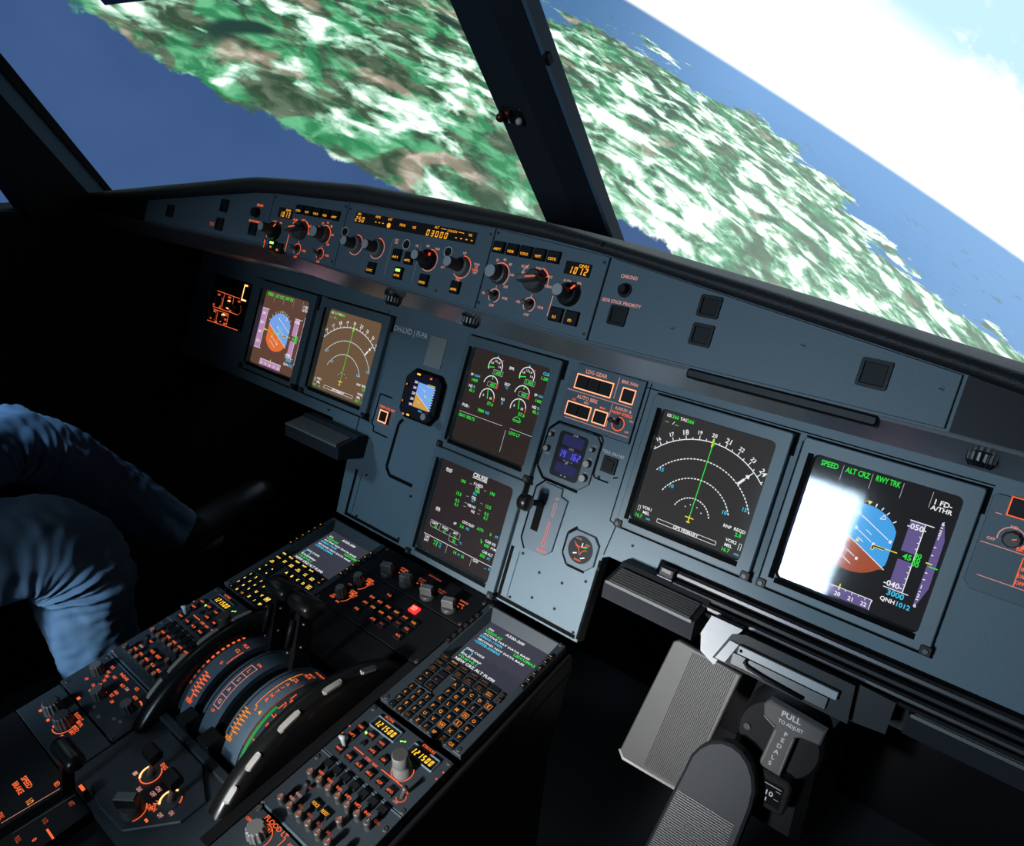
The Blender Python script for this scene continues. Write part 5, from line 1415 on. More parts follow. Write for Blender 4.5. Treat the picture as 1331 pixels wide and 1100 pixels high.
    # thrust levers
    for lx in (-.1100, -.0555):
        b = MB(); b.extr([(-.262, hump(-.262) - .012), (-.236, hump(-.236) - .010), (-.205, .112), (-.216, .120), (-.230, .116)], lx - .0050, lx + .0050, 'black_plastic'); arm = t.part('thrust_lever', b, label='thrust lever arm')
        b = MB()
        lo = []
        for i, (x, k) in enumerate(((-.0250, .55), (-.0225, .85), (-.018, 1), (.018, 1), (.0225, .85), (.0250, .55))):
            lo.append([(lx + x, -.214 + k * .0175 * math.cos(2 * PI * j / 16) - .004 * math.sin(2 * PI * j / 16), .124 + k * .0150 * math.sin(2 * PI * j / 16)) for j in range(16)])
        b.loft(lo, 'knob_black', True); t.part('lever_grip', b, arm, label='rounded glossy black grip')
        b = MB(); b.tube([(lx - .004, -.236, .108), (lx - .004, -.246, .090), (lx - .004, -.256, .070)], [.0045, .0040, .0030], 'black_plastic', 8); t.part('reverse_lever', b, arm, label='small finger lever behind the grip')
        for dx, s_, h in ((-.0075, -.246, .080), (.0075, -.240, .066), (.0072, -.228, .100), (-.0072, -.254, .058)):
            b = MB(); b.lathe(lx + dx, s_, [(.0001, h + .002), (.0018, h + .001), (.0020, h), (.0001, h - .002)], 'plate_metal', 10); t.part('glint_stud', b, arm)  # small pale studs put in for the glints on the levers
quadrant()

def trim_wheel(x0, x1, label, sgn):
    t = Thing('trim_wheel', label, 'trim wheel', PED, ((x0 + x1) / 2, -.29, 0), 'trim wheels beside the throttle quadrant')
    WC, WH, WR = -.290, -.1440, .2100
    def arcpts(r, a0, a1, n): return [(WC + r * math.sin(rad(a0 + (a1 - a0) * i / n)), WH + r * math.cos(rad(a0 + (a1 - a0) * i / n))) for i in range(n + 1)]
    b = MB(); lo = []
    n = 96
    for x, r in ((x0, WR - .022), (x0, WR - .006), (x0 + .005, WR), (x1 - .005, WR), (x1, WR - .006), (x1, WR - .022)):
        lo.append([(x, WC + r * math.sin(2 * PI * j / n), WH + r * math.cos(2 * PI * j / n)) for j in range(n)])
    b.loft(lo, 'wheel_black', True, cap=True); t.part('rim', b)
    x = (x1 if sgn > 0 else x0)
    marks = ((-37.5, 3.0, 0), (-25.8, 3.2, 0), (-9.5, 4.6, 1), (9.5, 4.2, 0), (27, 4, 0)) if sgn > 0 else ((-31, 4.0, 0), (-19.5, 4.4, 1), (-5.5, 4.6, 0), (10, 4.2, 0))
    for a, w, hot in marks:
        b = MB(); lo = []
        pts = []
        for i in range(9):
            an = a - w + 2 * w * i / 8
            ed = .0036 * (1 if 0 < i < 8 else .55)
            cen = (x - sgn * .0035)
            r0, r1 = WR + .0006, WR + .0014
            row = []
            for dx, rr in ((-ed, r0 - .003), (-ed, r1), (ed, r1 - .0022), (ed, r0 - .005)):
                row.append((cen + dx, WC + rr * math.sin(rad(an)), WH + rr * math.cos(rad(an))))
            lo.append(row)
        b.loft(lo, 'marker_white'); t.part('index_mark', b, label='white index mark')
trim_wheel(.0165, .0440, 'black trim wheel with white index marks, between the green scale and the radio panel', 1)
trim_wheel(-.1800, -.1535, 'black trim wheel with white index marks, beside the left radio and audio panels', -1)

def engine_panel():
    t = Thing('engine_start_panel', 'raised dark panel with two glowing-ringed engine switches and a rotary selector', 'control panel', PED, (-.06, -.465, 0))
    b = MB(); b.prism([(-.131, -.441), (-.131, -.515), (-.090, -.522), (-.035, -.519), (.010, -.470), (.010, -.436), (-.040, -.412), (-.121, -.412)], -.0150, .0050, 'pedestal_paint', .0015); z = .0055; O = 'lit_orange'
    for x, y, w, n in ((-.0970, -.4725, .006, '1'), (-.0770, -.4445, .012, 'ENG'), (-.0520, -.4650, .009, 'ON'), (-.0510, -.4725, .009, 'OFF'), (-.0360, -.4760, .007, '2'), (-.0320, -.4815, .009, 'IGN'), (-.0370, -.4840, .010, 'START'), (-.0170, -.4810, .008, 'OFF'), (-.0090, -.4710, .007, 'ON'), (-.0710, -.4800, .008, 'CRANK')): b.text(n, x, y, .0050, z, O if n in ('ENG', 'IGN', 'START', '2') else 'lit_pink', w=w)
    b.rect(-.0490, -.0430, -.4900, -.4875, z, 'lit_amber'); b.rect(-.0270, -.0210, -.4960, -.4930, z, 'lit_orange')
    t.part('faceplate', b)
    for x, y, a in ((-.0785, -.4610, ((130, 245), (10, 80), (245, 370))), (-.0245, -.4630, ((110, 245), (20, 60)))):
        k = MB(); k.cyl(x, y, .0120, .0045, .0065, 'knob_dark', 28)
        for i, (a0, a1) in enumerate(a): k.arc(x, y, .0130, .0026 if i == 0 else .0016, a0, a1, .0070, 'lit_switch_glow' if i == 0 else 'lit_orange')
        rg = t.part('light_ring', k, label='glowing orange ring')
        k = MB(); k.tube([(x, y, .0055), (x + .0010, y + .006, .022), (x + .0012, y + .009, .033)], [.0052, .0034, .0042], 'steel', 14); sw = t.part('switch_stem', k, label='bright metal stem')
        k = MB(); k.extr([(y + .0010, .0340), (y + .0030, .0290), (y + .0170, .0320), (y + .0190, .0400), (y + .0150, .0450), (y + .0030, .0430)], x - .0100, x + .0120, 'black_plastic'); t.part('switch_cap', k, sw, label='black block cap')
    k = MB(); x, y = -.0490, -.4980
    k.lathe(x, y, [(.0135, .0045), (.0130, .016), (.0120, .0175)], 'knob_dark', 32)
    a = rad(35); c, sn = math.cos(a), math.sin(a)
    k.prism([(x + px * c - py * sn, y + px * sn + py * c) for px, py in ((-.0155, -.0058), (.0115, -.0058), (.0115, .0058), (-.0155, .0058))], .016, .034, 'black_plastic', .0012, top='knob_grey')
    k.arc(x, y, .0150, .0012, -30, 75, .0059, O); t.part('selector_knob', k, label='block-shaped selector knob')
engine_panel()

def speedbrake():
    t = Thing('speed_brake_panel', 'dark panel lettered SPEED BRAKE with a long lever slot, lower left corner', 'control panel', PED, (-.155, -.59, 0))
    b = plate(t, -.335, -.0920, -.7100, -.5305, 'black_plastic'); z = .0029; O = 'lit_orange'
    def vt(n, x, y, w): b.text(n, x, y, .0058, z, O, w=w, rot=0)
    b.text('SPEED', -.1985, -.5640, .0062, z, O, w=.024); b.text('BRAKE', -.1985, -.5740, .0062, z, O, w=.024); b.text('1/2', -.1660, -.5720, .0070, z, 'lit_orange_key', w=.008); b.text('RET', -.1640, -.5410, .0058, z, O, w=.009); b.text('FULL', -.1740, -.6020, .0058, z, O, w=.011)
    b.text('RET', -.1215, -.5410, .0050, z, 'lit_orange_dim', w=.008); b.text('1/2', -.1235, -.5705, .0048, z, 'lit_orange_dim', w=.008)
    b.line((-.1545, -.5385), (-.1635, -.6050), .0008, z, 'lit_pink'); b.line((-.1310, -.5330), (-.1385, -.6020), .0005, z, 'print_grey')
    b.poly([(-.1360, -.5340), (-.1500, -.5390), (-.1590, -.6400), (-.1440, -.6400)], z, 'black_gap')
    b.text('FULL', -.1250, -.6000, .0050, z, 'lit_orange_dim', w=.010); b.line((-.1110, -.5735), (-.0860 - .006, -.5735), .0024, z, 'lit_orange'); b.text('0', -.1090, -.5880, .0050, z, O)
    t.part('faceplate', b)
    k = MB(); k.box(-.1240, -.1080, -.5290, -.5215 - .0090 + .0085, .0020, .0200, 'black_plastic', .001); k.rect(-.1225, -.1110, -.5275, -.5235, .0203, 'lit_orange'); t.part('lever_marker', k, label='orange-lit marker')
    k = MB(); k.extr([(-.5480, -.012), (-.5330, -.012), (-.5170, .046), (-.5300, .050)], -.1490, -.1405, 'black_plastic'); t.part('lever_arm', k)
    k = MB(); lo = []
    for x, r in ((-.172, .55), (-.169, .9), (-.163, 1), (-.124, 1), (-.118, .9), (-.115, .55)): lo.append([(x, -.5200 + r * .0120 * math.cos(2 * PI * j / 16), .0560 + r * .0100 * math.sin(2 * PI * j / 16)) for j in range(16)])
    k.loft(lo, 'knob_black', True); t.part('lever_grip', k)
speedbrake()
# ------------------------------------------------------------------ below the panel, first officer's side
def table():
    t = Thing('sliding_table', 'stowed black sliding table rails in the slot below the two right displays', 'table', MIP, (.55, -.145, 0))
    b = MB(); b.box(.333, .80, -.1300, -.1275, -.01, .0040, 'black_gap'); b.box(.3335, .3385, -.1640, -.1275, -.01, .0040, 'black_gap')
    b.box(.333, .80, -.200, -.128, -.03, -.002, 'black_plastic'); t.part('slot', b)
    for y, n, m, w in ((-.1350, .016, 'satin_grey', .0050), (-.1460, .024, 'black_plastic', .0050), (-.1555, .032, 'satin_grey', .0042)):
        b = MB(); b.extr([(y - w, -.004), (y - w, n - .004), (y - w * .4, n), (y + w * .4, n), (y + w, n - .004), (y + w, -.004)], .3640, .80, m); t.part('rail', b)
    b = MB(); b.rbox(.3400, .3620, -.1560, -.1300, -.004, .022, 'black_plastic', .002, .002); b.rect(.3440, .3570, -.1370, -.1325, .0223, 'satin_grey'); b.box(.3400, .3620, -.1450, -.1425, .021, .0245, 'satin_grey', .0005); t.part('slide_block', b)
    b = MB(); b.extr([(-.1640, .010), (-.1640, .036), (-.1620, .038), (-.1600, .036), (-.1600, .010)], .350, .80, 'satin_grey'); t.part('front_lip', b, label='worn metal edge')
table()

def latch():
    t = Thing('table_latch', 'worn silver latch block with black pull handle under the table rails', 'latch', MIP, (.52, -.19, 0))
    b = MB(); b.prism([(.434, -.2000), (.428, -.1800), (.434, -.1560), (.470, -.1560), (.463, -.1700), (.452, -.2080)], .010, .055, 'steel', .0015); t.part('side_bracket', b, label='bright silver bracket')
    b = MB(); b.prism([(.4520, -.1990), (.4640, -.1660), (.4780, -.1600), (.600, -.1600), (.604, -.1990)], .000, .058, 'black_plastic', .002); t.part('body', b)
    b = MB(); b.prism([(.4540, -.1980), (.4640, -.1720), (.4740, -.1720), (.4650, -.1980)], .057, .0615, 'steel', .0006); t.part('face_strip', b)
    b = MB(); b.rbox(.4760, .5900, -.1810, -.1700, .057, .066, 'steel', .001, .001); b.rect(.4785, .4820, -.1775, -.1740, .0663, 'black_gap'); t.part('pull_bar', b)
    b = MB(); b.rbox(.4710, .5820, -.1970, -.1820, .057, .0625, 'satin_grey', .002, .0008); t.part('lower_plate', b)
    b = MB(); b.tube([(.4900, -.1800, .064), (.4880, -.1870, .066), (.4930, -.1900, .067), (.5130, -.1925, .067), (.5580, -.1950, .067)], .0020, 'black_plastic', 8); t.part('wire_handle', b, label='black wire handle')
    b = MB(); b.prism([(.604, -.1990), (.600, -.1600), (.640, -.1620), (.640, -.1950)], .000, .045, 'black_plastic', .002); t.part('end_block', b)
latch()

def footrest(x0, x1, y0, n0, label):
    t = Thing('footrest', label, 'footrest', MIP, ((x0 + x1) / 2, y0, n0), 'ribbed footrests below the panel')
    pr = [(y0 - .034, n0 - .070), (y0 - .042, n0 + .000), (y0 - .017, n0 + .006), (y0 - .001, n0 - .028), (y0 + .006, n0 - .034), (y0 + .008, n0 - .055), (y0 - .004, n0 - .075)]
    b = MB(); b.extr(pr, x0, x1, 'rubber'); t.part('body', b)
    b = MB()
    p0, p1 = Vector((y0 - .0160, n0 + .0050)), Vector((y0 - .0012, n0 - .0265))
    d = p1 - p0; nn = Vector((-d.y, d.x)).normalized() * -1
    if nn.y < 0: nn = -nn
    for i in range(7):
        a = p0 + d * (i / 7); c = p0 + d * ((i + .55) / 7)
        b.extr([tuple(a), tuple(a + nn * .0022), tuple(c + nn * .0022), tuple(c)], x0 + .006, x1 - .008, 'rib_grey')
    t.part('ribbed_tread', b, label='grey ribbed tread')
    b = MB(); b.extr([(y0 - .0200, n0 + .004), (y0 - .0195, n0 + .0085), (y0 - .0158, n0 + .0080), (y0 - .0158, n0 + .002)], x0 + .003, x1 - .004, 'rib_grey'); t.part('front_edge', b)
footrest(.288, .418, -.152, .058, 'grey ribbed footrest under the panel just right of the pedestal')
footrest(.655, .790, -.150, .030, 'dim ribbed footrest under the panel at the far right')
footrest(-.425, -.268, -.140, .060, 'dim ribbed footrest under the panel just left of the pedestal')

def pedals():
    F = Frame((.37, .085, .395), (1, 0, 0), (0, .30, .954), (0, -.954, .30))
    t = Thing('rudder_pedal', 'large grey ribbed rudder pedal plate under the panel, left of the pull handle', 'pedal', F, (0, 0, 0), 'rudder pedals')
    b = MB(); out = [(-.088, -.112), (-.078, -.122), (.036, -.118), (.062, .106), (-.048, .112), (-.056, .106)]
    b.prism(out, -.010, .0, 'pedal_grey', .002); t.part('plate', b)
    b = MB()
    for i in range(26):
        u = -.020 + i * .0029
        b.add([(u + .0165 * (-1) - .004, -.112, .0004), (u + .0012 - .0205, -.112, .0004), (u + .0012 + .0, .104, .0004), (u, .104, .0004), (u - .0205 + .0006, -.112, .0014), (u + .0006, .104, .0014)], [(0, 4, 5, 3), (4, 1, 2, 5)], 'rib_grey')
    t.part('ribs', b)
    b = MB(); b.tube([(-.089, -.112, -.004), (-.079, -.123, -.003), (.036, -.119, -.003)], .0035, 'knob_white', 8); t.part('edge_trim', b, label='pale worn edge')
    b = MB(); b.tube([(0, .02, -.01), (.02, .06, -.10), (.03, .10, -.22)], .016, 'black_plastic', 10); t.part('pedal_arm', b)
    F2 = Frame((.462, -.055, .385), (1, 0, 0), (0, .42, .907), (0, -.907, .42))
    t = Thing('rudder_pedal', 'ribbed rudder pedal with rounded black top, nearest the camera at the lower right', 'pedal', F2, (0, 0, 0), 'rudder pedals')
    b = MB()
    out = [(-.075, -.26), (.052, -.26), (.060, .035)] + [(.010 + .050 * math.cos(a), .040 + .062 * math.sin(a)) for a in [PI * k / 10 for k in range(1, 10)]] + [(-.040, .035)]
    b.prism(out, -.030, .0, 'rubber', .004); t.part('plate', b)
    b = MB()
    for i in range(76):
        v = .004 - i * .0034
        k = (.004 - v) / .26
        x0, x1 = -.038 - .030 * k, .048 - .006 * k
        b.extr([(v, .0002), (v + .0004, .0014), (v + .0015, .0014), (v + .0019, .0002)], x0, x1, 'rib_grey')
    t.part('ribs', b, label='pale grey ribbed tread')
    b = MB(); b.tube([(0, .0, -.02), (.02, .03, -.12), (.03, .06, -.24)], .016, 'black_plastic', 10); t.part('pedal_arm', b)
pedals()

def pull_handle():
    F = Frame((.526, .028, .535), (1, 0, 0), (0, .12, .993), (0, -.993, .12))
    t = Thing('pedal_adjust_handle', 'grey T-shaped handle lettered PULL TO ADJUST PEDALS under the latch', 'handle', F, (0, 0, 0))
    b = MB()
    out = [(-.019, -.088), (.012, -.090), (.017, -.022), (.024, -.018), (.048, -.015), (.050, .008), (-.028, .014), (-.034, .004), (-.030, -.012), (-.012, -.020)]
    b.prism(out, -.008, .006, 'handle_grey', .0022); t.part('grip', b)
    b = MB(); b.text('PULL', .005, .0050, .0085, .0065, 'print_grey', w=.026); t.part('lettering', b)
    b = MB(); b.text('TO ADJUST', .007, -.0075, .0055, .0065, 'print_grey', w=.034); t.part('lettering', b)
    b = MB()
    for i, ch in enumerate('PEDALS'): b.text(ch, .0045 - i * .0018, -.0230 - i * .0105, .0065, .0065, 'print_grey')
    t.part('lettering', b)
    b = MB(); b.pline([(-.016, -.085), (-.0095, -.024)], .0022, .0064, 'steel'); b.pline([(.010, -.086), (.0145, -.024)], .0016, .0064, 'steel'); b.pline([(-.029, -.012), (-.012, -.0205)], .0020, .0064, 'steel'); t.part('pale_edges', b)  # pale lines along the handle edges
    b = MB(); b.cyl(0, -.045, .010, -.09, -.006, 'satin_grey', 14); t.part('shaft', b)
    # escutcheon disc behind, and the little counter below
    t2 = Thing('pedal_housing', 'rounded dark grey housing disc behind the pull handle', 'housing', F, (-.012, -.05, -.02))
    b = MB(); b.lathe(-.006, -.050, [(.062, -.070), (.060, -.020), (.055, -.014)], 'black_plastic', 40); t2.part('disc', b)
    for x, y in ((-.050, -.052), (-.040, -.082)):
        s_ = MB(); s_.cyl(x, y, .0050, -.0145, -.0105, 'knob_dark', 12); t2.part('screw', s_)
    b = MB(); b.loft([[(x * k - .02, y * k - .09 - .05 * (1 - k), z) for x, y in ((-.055, -.12), (.075, -.12), (.065, .05), (-.045, .05))] for k, z in ((1.25, -.16), (1, -.05), (.82, -.03))], 'black_plastic'); t2.part('cowl', b)
    F = Frame((.532, .012, .548), (1, 0, 0), (0, .12, .993), (0, -.993, .12))
    t3 = Thing('pedal_position_counter', 'small black counter window showing white 10 and 11 below the pull handle', 'counter', F, (-.004, -.128, 0))
    b = MB(); b.rbox(-.028, .026, -.156, -.100, -.040, -.008, 'black_plastic', .010, .003); t3.part('housing', b)
    b = MB(); b.rbox(-.019, .017, -.146, -.111, -.0085, -.0065, 'black_gap', .002, .0003); z = -.0062
    b.text('10', .001, -.128, .0075, z, 'print_grey', w=.010); b.text('11', -.005, -.139, .0060, z, 'print_grey', w=.008)
    for y in (-.121, -.134): b.line((-.016, y), (-.008, y), .0007, z, 'print_grey'); b.line((.008, y + .001), (.015, y + .001), .0007, z, 'print_grey')
    b.rect(-.016, .015, -.1155, -.1145, z, 'print_grey'); t3.part('counter_wheel', b)
pull_handle()

# ------------------------------------------------------------------ cockpit shell
def shell():
    b = MB(); b.box(-1.35, 1.35, -2.7, 1.0, -.05, 0, 'floor_grey'); struct('floor', b)
    # side wall and sill on the captain's side, from the floor up to the side window
    b = MB(); b.extr([(-2.7, 0), (.56, 0), (.56, 1.02), (-.08, 1.075), (-.30, 1.050), (-2.7, 1.050)], -1.12, -.945, 'shell_black'); struct('wall_left', b)
    b = MB(); b.extr([(-2.7, 0), (.30, 0), (.30, 1.03), (-.12, 1.03), (-.30, 1.02), (-2.7, 1.02)], .96, 1.12, 'shell_black'); struct('wall_right', b)
    # bulkhead ahead of the feet
    b = MB(); b.box(-1.12, 1.12, .56, .62, 0, .84, 'shell_black'); struct('wall_front', b)
    b = MB(); b.box(-1.12, 1.12, -2.75, -2.70, 0, 1.95, 'shell_black'); struct('wall_back', b)
    b = MB(); b.extr([(-2.75, 1.95), (-.95, 1.80), (-.18, 1.52), (-.16, 1.58), (-.95, 1.88), (-2.75, 2.03)], -1.12, 1.12, 'shell_black'); struct('ceiling', b)
    # dark body behind the instrument panel
    b = MB(); b.box(-1.02, 1.02, -.120, .110, -.18, -.022, 'black_gap'); b.box(-.30, .245, -.285, -.12, -.18, -.022, 'black_gap')
    struct('trim_1', b, MIP, label='dark equipment body behind the instrument panel')
shell()

def posts():
    # centre windscreen post: a bevelled bar leaning back towards the roof
    p0, p1 = Vector((-.012, .30, 1.010)), Vector((-.030, -.24, 1.590))
    ax = (p1 - p0).normalized(); fx = Vector((1, 0, 0)); fz = fx.cross(ax).normalized()
    if fz.y > 0: fz = -fz
    F = Frame(p0, fx, ax, fz); L = (p1 - p0).length
    b = MB(); lo = []
    for v, k in ((0, 1.06), (L * .25, 1.0), (L * .6, .95), (L, .93)):
        lo.append([(x * k, v, z) for x, z in ((-.060, -.030), (-.060, .004), (-.052, .014), (.020, .020), (.042, .006), (.053, -.002), (.053, -.030))])
    b.loft(lo, 'post_paint'); struct('trim_2', b, F, label='dark bevelled centre windscreen post')
    b = MB(); lo = []
    for v, k in ((.06, 1.045), (L * .25, 1.0), (L * .6, .95), (L, .93)):
        lo.append([(x * k, v, z) for x, z in ((.0533, -.030), (.0533, -.003), (.0580, -.006), (.0580, -.030))])
    b.loft(lo, 'frame_blue')
    for v in (.110, .455): b.box(.0535, .0620, v, v + .014, -.010, .0015, 'black_plastic', .002)
    struct('trim_3', b, F, label='blue-grey window seal with clips on the right edge of the centre post')
    t = Thing('eye_position_indicator', 'small indicator with red and white balls on the centre windscreen post', 'indicator', F, (-.018, .390, .016))
    b = MB(); b.rbox(-.040, .004, .376, .402, .006, .0195, 'black_plastic', .005, .002); t.part('base', b)
    for x, y, m, r in ((-.034, .392, 'ball_red', .0070), (-.003, .385, 'ball_white', .0055), (-.018, .398, 'ball_red', .0050)):
        k = MB(); k.lathe(x, y, [(.0005, .0185)] + [(r * math.sin(PI * i / 8), .0190 + r - r * math.cos(PI * i / 8)) for i in range(1, 8)] + [(.0004, .0190 + 2 * r)], m, 16); t.part('ball', k)
    k = MB(); k.add([(-.029, .379, .0215), (-.023, .379, .0215), (-.025, .3865, .0215)], [(0, 1, 2)], 'marker_white'); t.part('highlight_triangle', k)  # highlight beside the red ball drawn as a flat white triangle
    # header over the windscreen
    b = MB(); b.extr([(-.085, 1.450), (-.165, 1.530), (-.150, 1.56), (-.06, 1.48)], -1.05, 1.05, 'post_paint')
    struct('trim_4', b, label='dark windscreen header')
    # captain's side post between windscreen and side window
    def slab(pts, x0, x1, m, name, label):
        b = MB()
        b.loft([[(x0, y, z) for y, z in pts], [(x1, y, z) for y, z in pts]], m); struct(name, b, label=label)
    slab([(-.310, 1.040), (-.205, 1.040), (-.205, 1.088), (-.331, 1.253), (-.520, 1.500), (-.640, 1.500), (-.352, 1.120)], -1.02, -.940, 'shell_black', 'trim_5', 'black post beside the captain')
    slab([(-.206, 1.070), (-.165, 1.070), (-.165, 1.094), (-.322, 1.296), (-.480, 1.500), (-.520, 1.500), (-.332, 1.253), (-.206, 1.088)], -1.01, -.952, 'frame_blue', 'trim_6', 'inner window frame on the left, its lit side coloured dull blue')  # light on the frame's inner side is put into this bluer colour
    slab([(-.166, 1.070), (-.154, 1.070), (-.154, 1.094), (-.311, 1.312), (-.460, 1.512), (-.481, 1.500), (-.323, 1.296), (-.166, 1.094)], -1.00, -.949, 'black_plastic', 'trim_7', 'black window seal on the left')
    slab([(1.0 * -.30, 1.02), (-.16, 1.02), (-.16, 1.094), (-.46, 1.50), (-.62, 1.50), (-.33, 1.12)], .960, 1.03, 'shell_black', 'trim_8', 'black post beside the first officer')
surf('ball_red', (0.09, 0.008, 0.008), 0.3); surf('ball_white', (0.5, 0.5, 0.5), 0.4)
posts()

# ------------------------------------------------------------------ the outside view: a curved projection screen
def projection_material():
    m = D.materials.new('projected_landscape'); m.use_nodes = True
    nt = m.node_tree; nt.nodes.clear(); N = nt.nodes.new; Lk = nt.links.new
    out = N('ShaderNodeOutputMaterial'); em = N('ShaderNodeEmission'); Lk(em.outputs[0], out.inputs[0])
    uv = N('ShaderNodeUVMap'); uv.uv_map = 'projector'
    sep = N('ShaderNodeSeparateXYZ'); Lk(uv.outputs[0], sep.inputs[0])
    s, t = sep.outputs[0], sep.outputs[1]
    def M(op, a, b=None, c=None, clamp=False):
        n = N('ShaderNodeMath'); n.operation = op; n.use_clamp = clamp
        for i, v in enumerate((a, b, c)):
            if v is None: continue
            if isinstance(v, (int, float)): n.inputs[i].default_value = v
            else: Lk(v, n.inputs[i])
        return n.outputs[0]
    def step(v, a, b):
        n = N('ShaderNodeMapRange'); n.interpolation_type = 'SMOOTHSTEP'
        Lk(v, n.inputs[0]); n.inputs[1].default_value = a; n.inputs[2].default_value = b
        return n.outputs[0]
    def nz(ks, kt, detail=5, rough=.6, off=0.0, dist=0.0):
        c = N('ShaderNodeCombineXYZ'); Lk(M('MULTIPLY_ADD', s, ks, off), c.inputs[0]); Lk(M('MULTIPLY_ADD', t, kt, off * 1.7), c.inputs[1])
        n = N('ShaderNodeTexNoise'); n.inputs['Scale'].default_value = 1; n.inputs['Detail'].default_value = detail; n.inputs['Roughness'].default_value = rough; n.inputs['Distortion'].default_value = dist
        Lk(c.outputs[0], n.inputs['Vector']); return n.outputs['Fac']
    def mix(f, a, b):
        n = N('ShaderNodeMix'); n.data_type = 'RGBA'
        if isinstance(f, (int, float)): n.inputs[0].default_value = f
        else: Lk(f, n.inputs[0])
        for i, v in ((6, a), (7, b)):
            if isinstance(v, tuple): n.inputs[i].default_value = (*v, 1)
            else: Lk(v, n.inputs[i])
        return n.outputs[2]
    # land cover on the ground plane: woods, green fields, pale towns and glare
    den = M('SUBTRACT', .415, t)
    gx, gy = M('DIVIDE', s, den), M('DIVIDE', 1.0, den)
    def gz(k, detail=4, rough=.55, off=0.0, dist=0.0, lean=.0):
        c = N('ShaderNodeCombineXYZ'); Lk(M('MULTIPLY_ADD', gx, k, off), c.inputs[0]); Lk(M('MULTIPLY_ADD', gy, k, off * 1.7), c.inputs[1])
        n = N('ShaderNodeTexNoise'); n.inputs['Scale'].default_value = 1; n.inputs['Detail'].default_value = detail; n.inputs['Roughness'].default_value = rough; n.inputs['Distortion'].default_value = dist
        Lk(c.outputs[0], n.inputs['Vector']); return n.outputs['Fac']
    n1 = gz(3.6, 4, .55, 3.1, .7); n2 = gz(4.6, 4, .6, 11.7, .8); n3 = gz(1.7, 4, .55, 23.0, .5); n4 = gz(10, 3, .55, 5.0, .5)
    dark = mix(step(n4, .35, .65), (.040, .085, .050), (.150, .210, .140))
    green = mix(step(n4, .40, .62), (.040, .26, .110), (.16, .56, .28))
    land = mix(step(n2, .46, .58), dark, green)
    tan = mix(step(n4, .4, .65), (.34, .30, .22), (.80, .66, .56))
    land = mix(M('MULTIPLY', step(gz(3.0, 3, .5, 41.0, .6), .58, .66), .85), land, tan)
    land = mix(step(gz(1.4, 2, .5, 71.0, .4), .62, .66), land, (.022, .06, .05))
    land = mix(M('MULTIPLY', step(s, -.15, .70), .52), land, (.40, .56, .48))
    bright = M('ADD', n1, M('MULTIPLY', M('SUBTRACT', n4, .5), .42))
    bright = M('ADD', bright, M('MULTIPLY', M('SUBTRACT', n3, .5), .40))
    bright = M('ADD', bright, M('MULTIPLY_ADD', step(s, -.60, .40), .145, -.042))
    bright = M('SUBTRACT', bright, M('MULTIPLY', step(t, .12, .26), .05))
    land = mix(M('MULTIPLY', step(bright, .515, .60), .8), land, (.36, .74, .50))
    land = mix(step(bright, .575, .67), land, (1.08, 1.22, 1.12))
    # seas
    sea_l = mix(step(nz(6, 6, 3, .5, 7.0), .3, .7), (.044, .098, .245), (.052, .110, .265))
    sea_l = mix(step(s, -.2, .8), sea_l, (.085, .155, .32))
    sea_r = mix(step(t, .16, .30), (.15, .33, .64), (.24, .46, .82)); sea_r = mix(M('MULTIPLY', step(s, .3, 1.0), .6), sea_r, (.30, .52, .86)); sea_r = mix(step(s, .36, .0), sea_r, (.085, .20, .40))
    wob = M('MULTIPLY', M('SUBTRACT', nz(13, 17, 6, .62, 60.0), .5), .075)
    lb = M('ADD', M('MULTIPLY_ADD', step(s, .05, .26), .118, -.088), M('MULTIPLY', step(s, -.45, -.70), .028))
    left_mask = step(M('SUBTRACT', M('ADD', t, wob), lb), .004, -.004)
    rb = M('SUBTRACT', M('ADD', .243, M('MULTIPLY', step(s, .12, -.02), -.030)), M('MULTIPLY', step(s, .38, .80), .064))
    wob2 = M('MULTIPLY', M('SUBTRACT', nz(9, 52, 6, .68, 80.0, .3), .5), .13)
    right_mask = step(M('SUBTRACT', M('ADD', t, wob2), rb), -.004, .004)
    col = mix(left_mask, land, sea_l)
    isl = M('MULTIPLY', step(gz(5.2, 5, .65, 131.0, .5), .60, .66), .75)
    sea_r = mix(M('MULTIPLY', isl, step(t, .275, .23)), sea_r, (.22, .34, .36))
    col = mix(right_mask, col, sea_r)
    # sky: white haze on the horizon, pale blue above with cloud
    sky = mix(step(t, .40, .47), (1.5, 1.55, 1.55), (.62, .92, 1.12))
    sky = mix(M('MULTIPLY', step(nz(7, 12, 5, .6, 90.0), .52, .66), step(t, .38, .46)), sky, (1.05, 1.12, 1.15))
    col = mix(step(t, .283, .291), col, sky)
    Lk(col, em.inputs[0]); em.inputs[1].default_value = 1.0
    MATS['projected_landscape'] = m
projection_material()

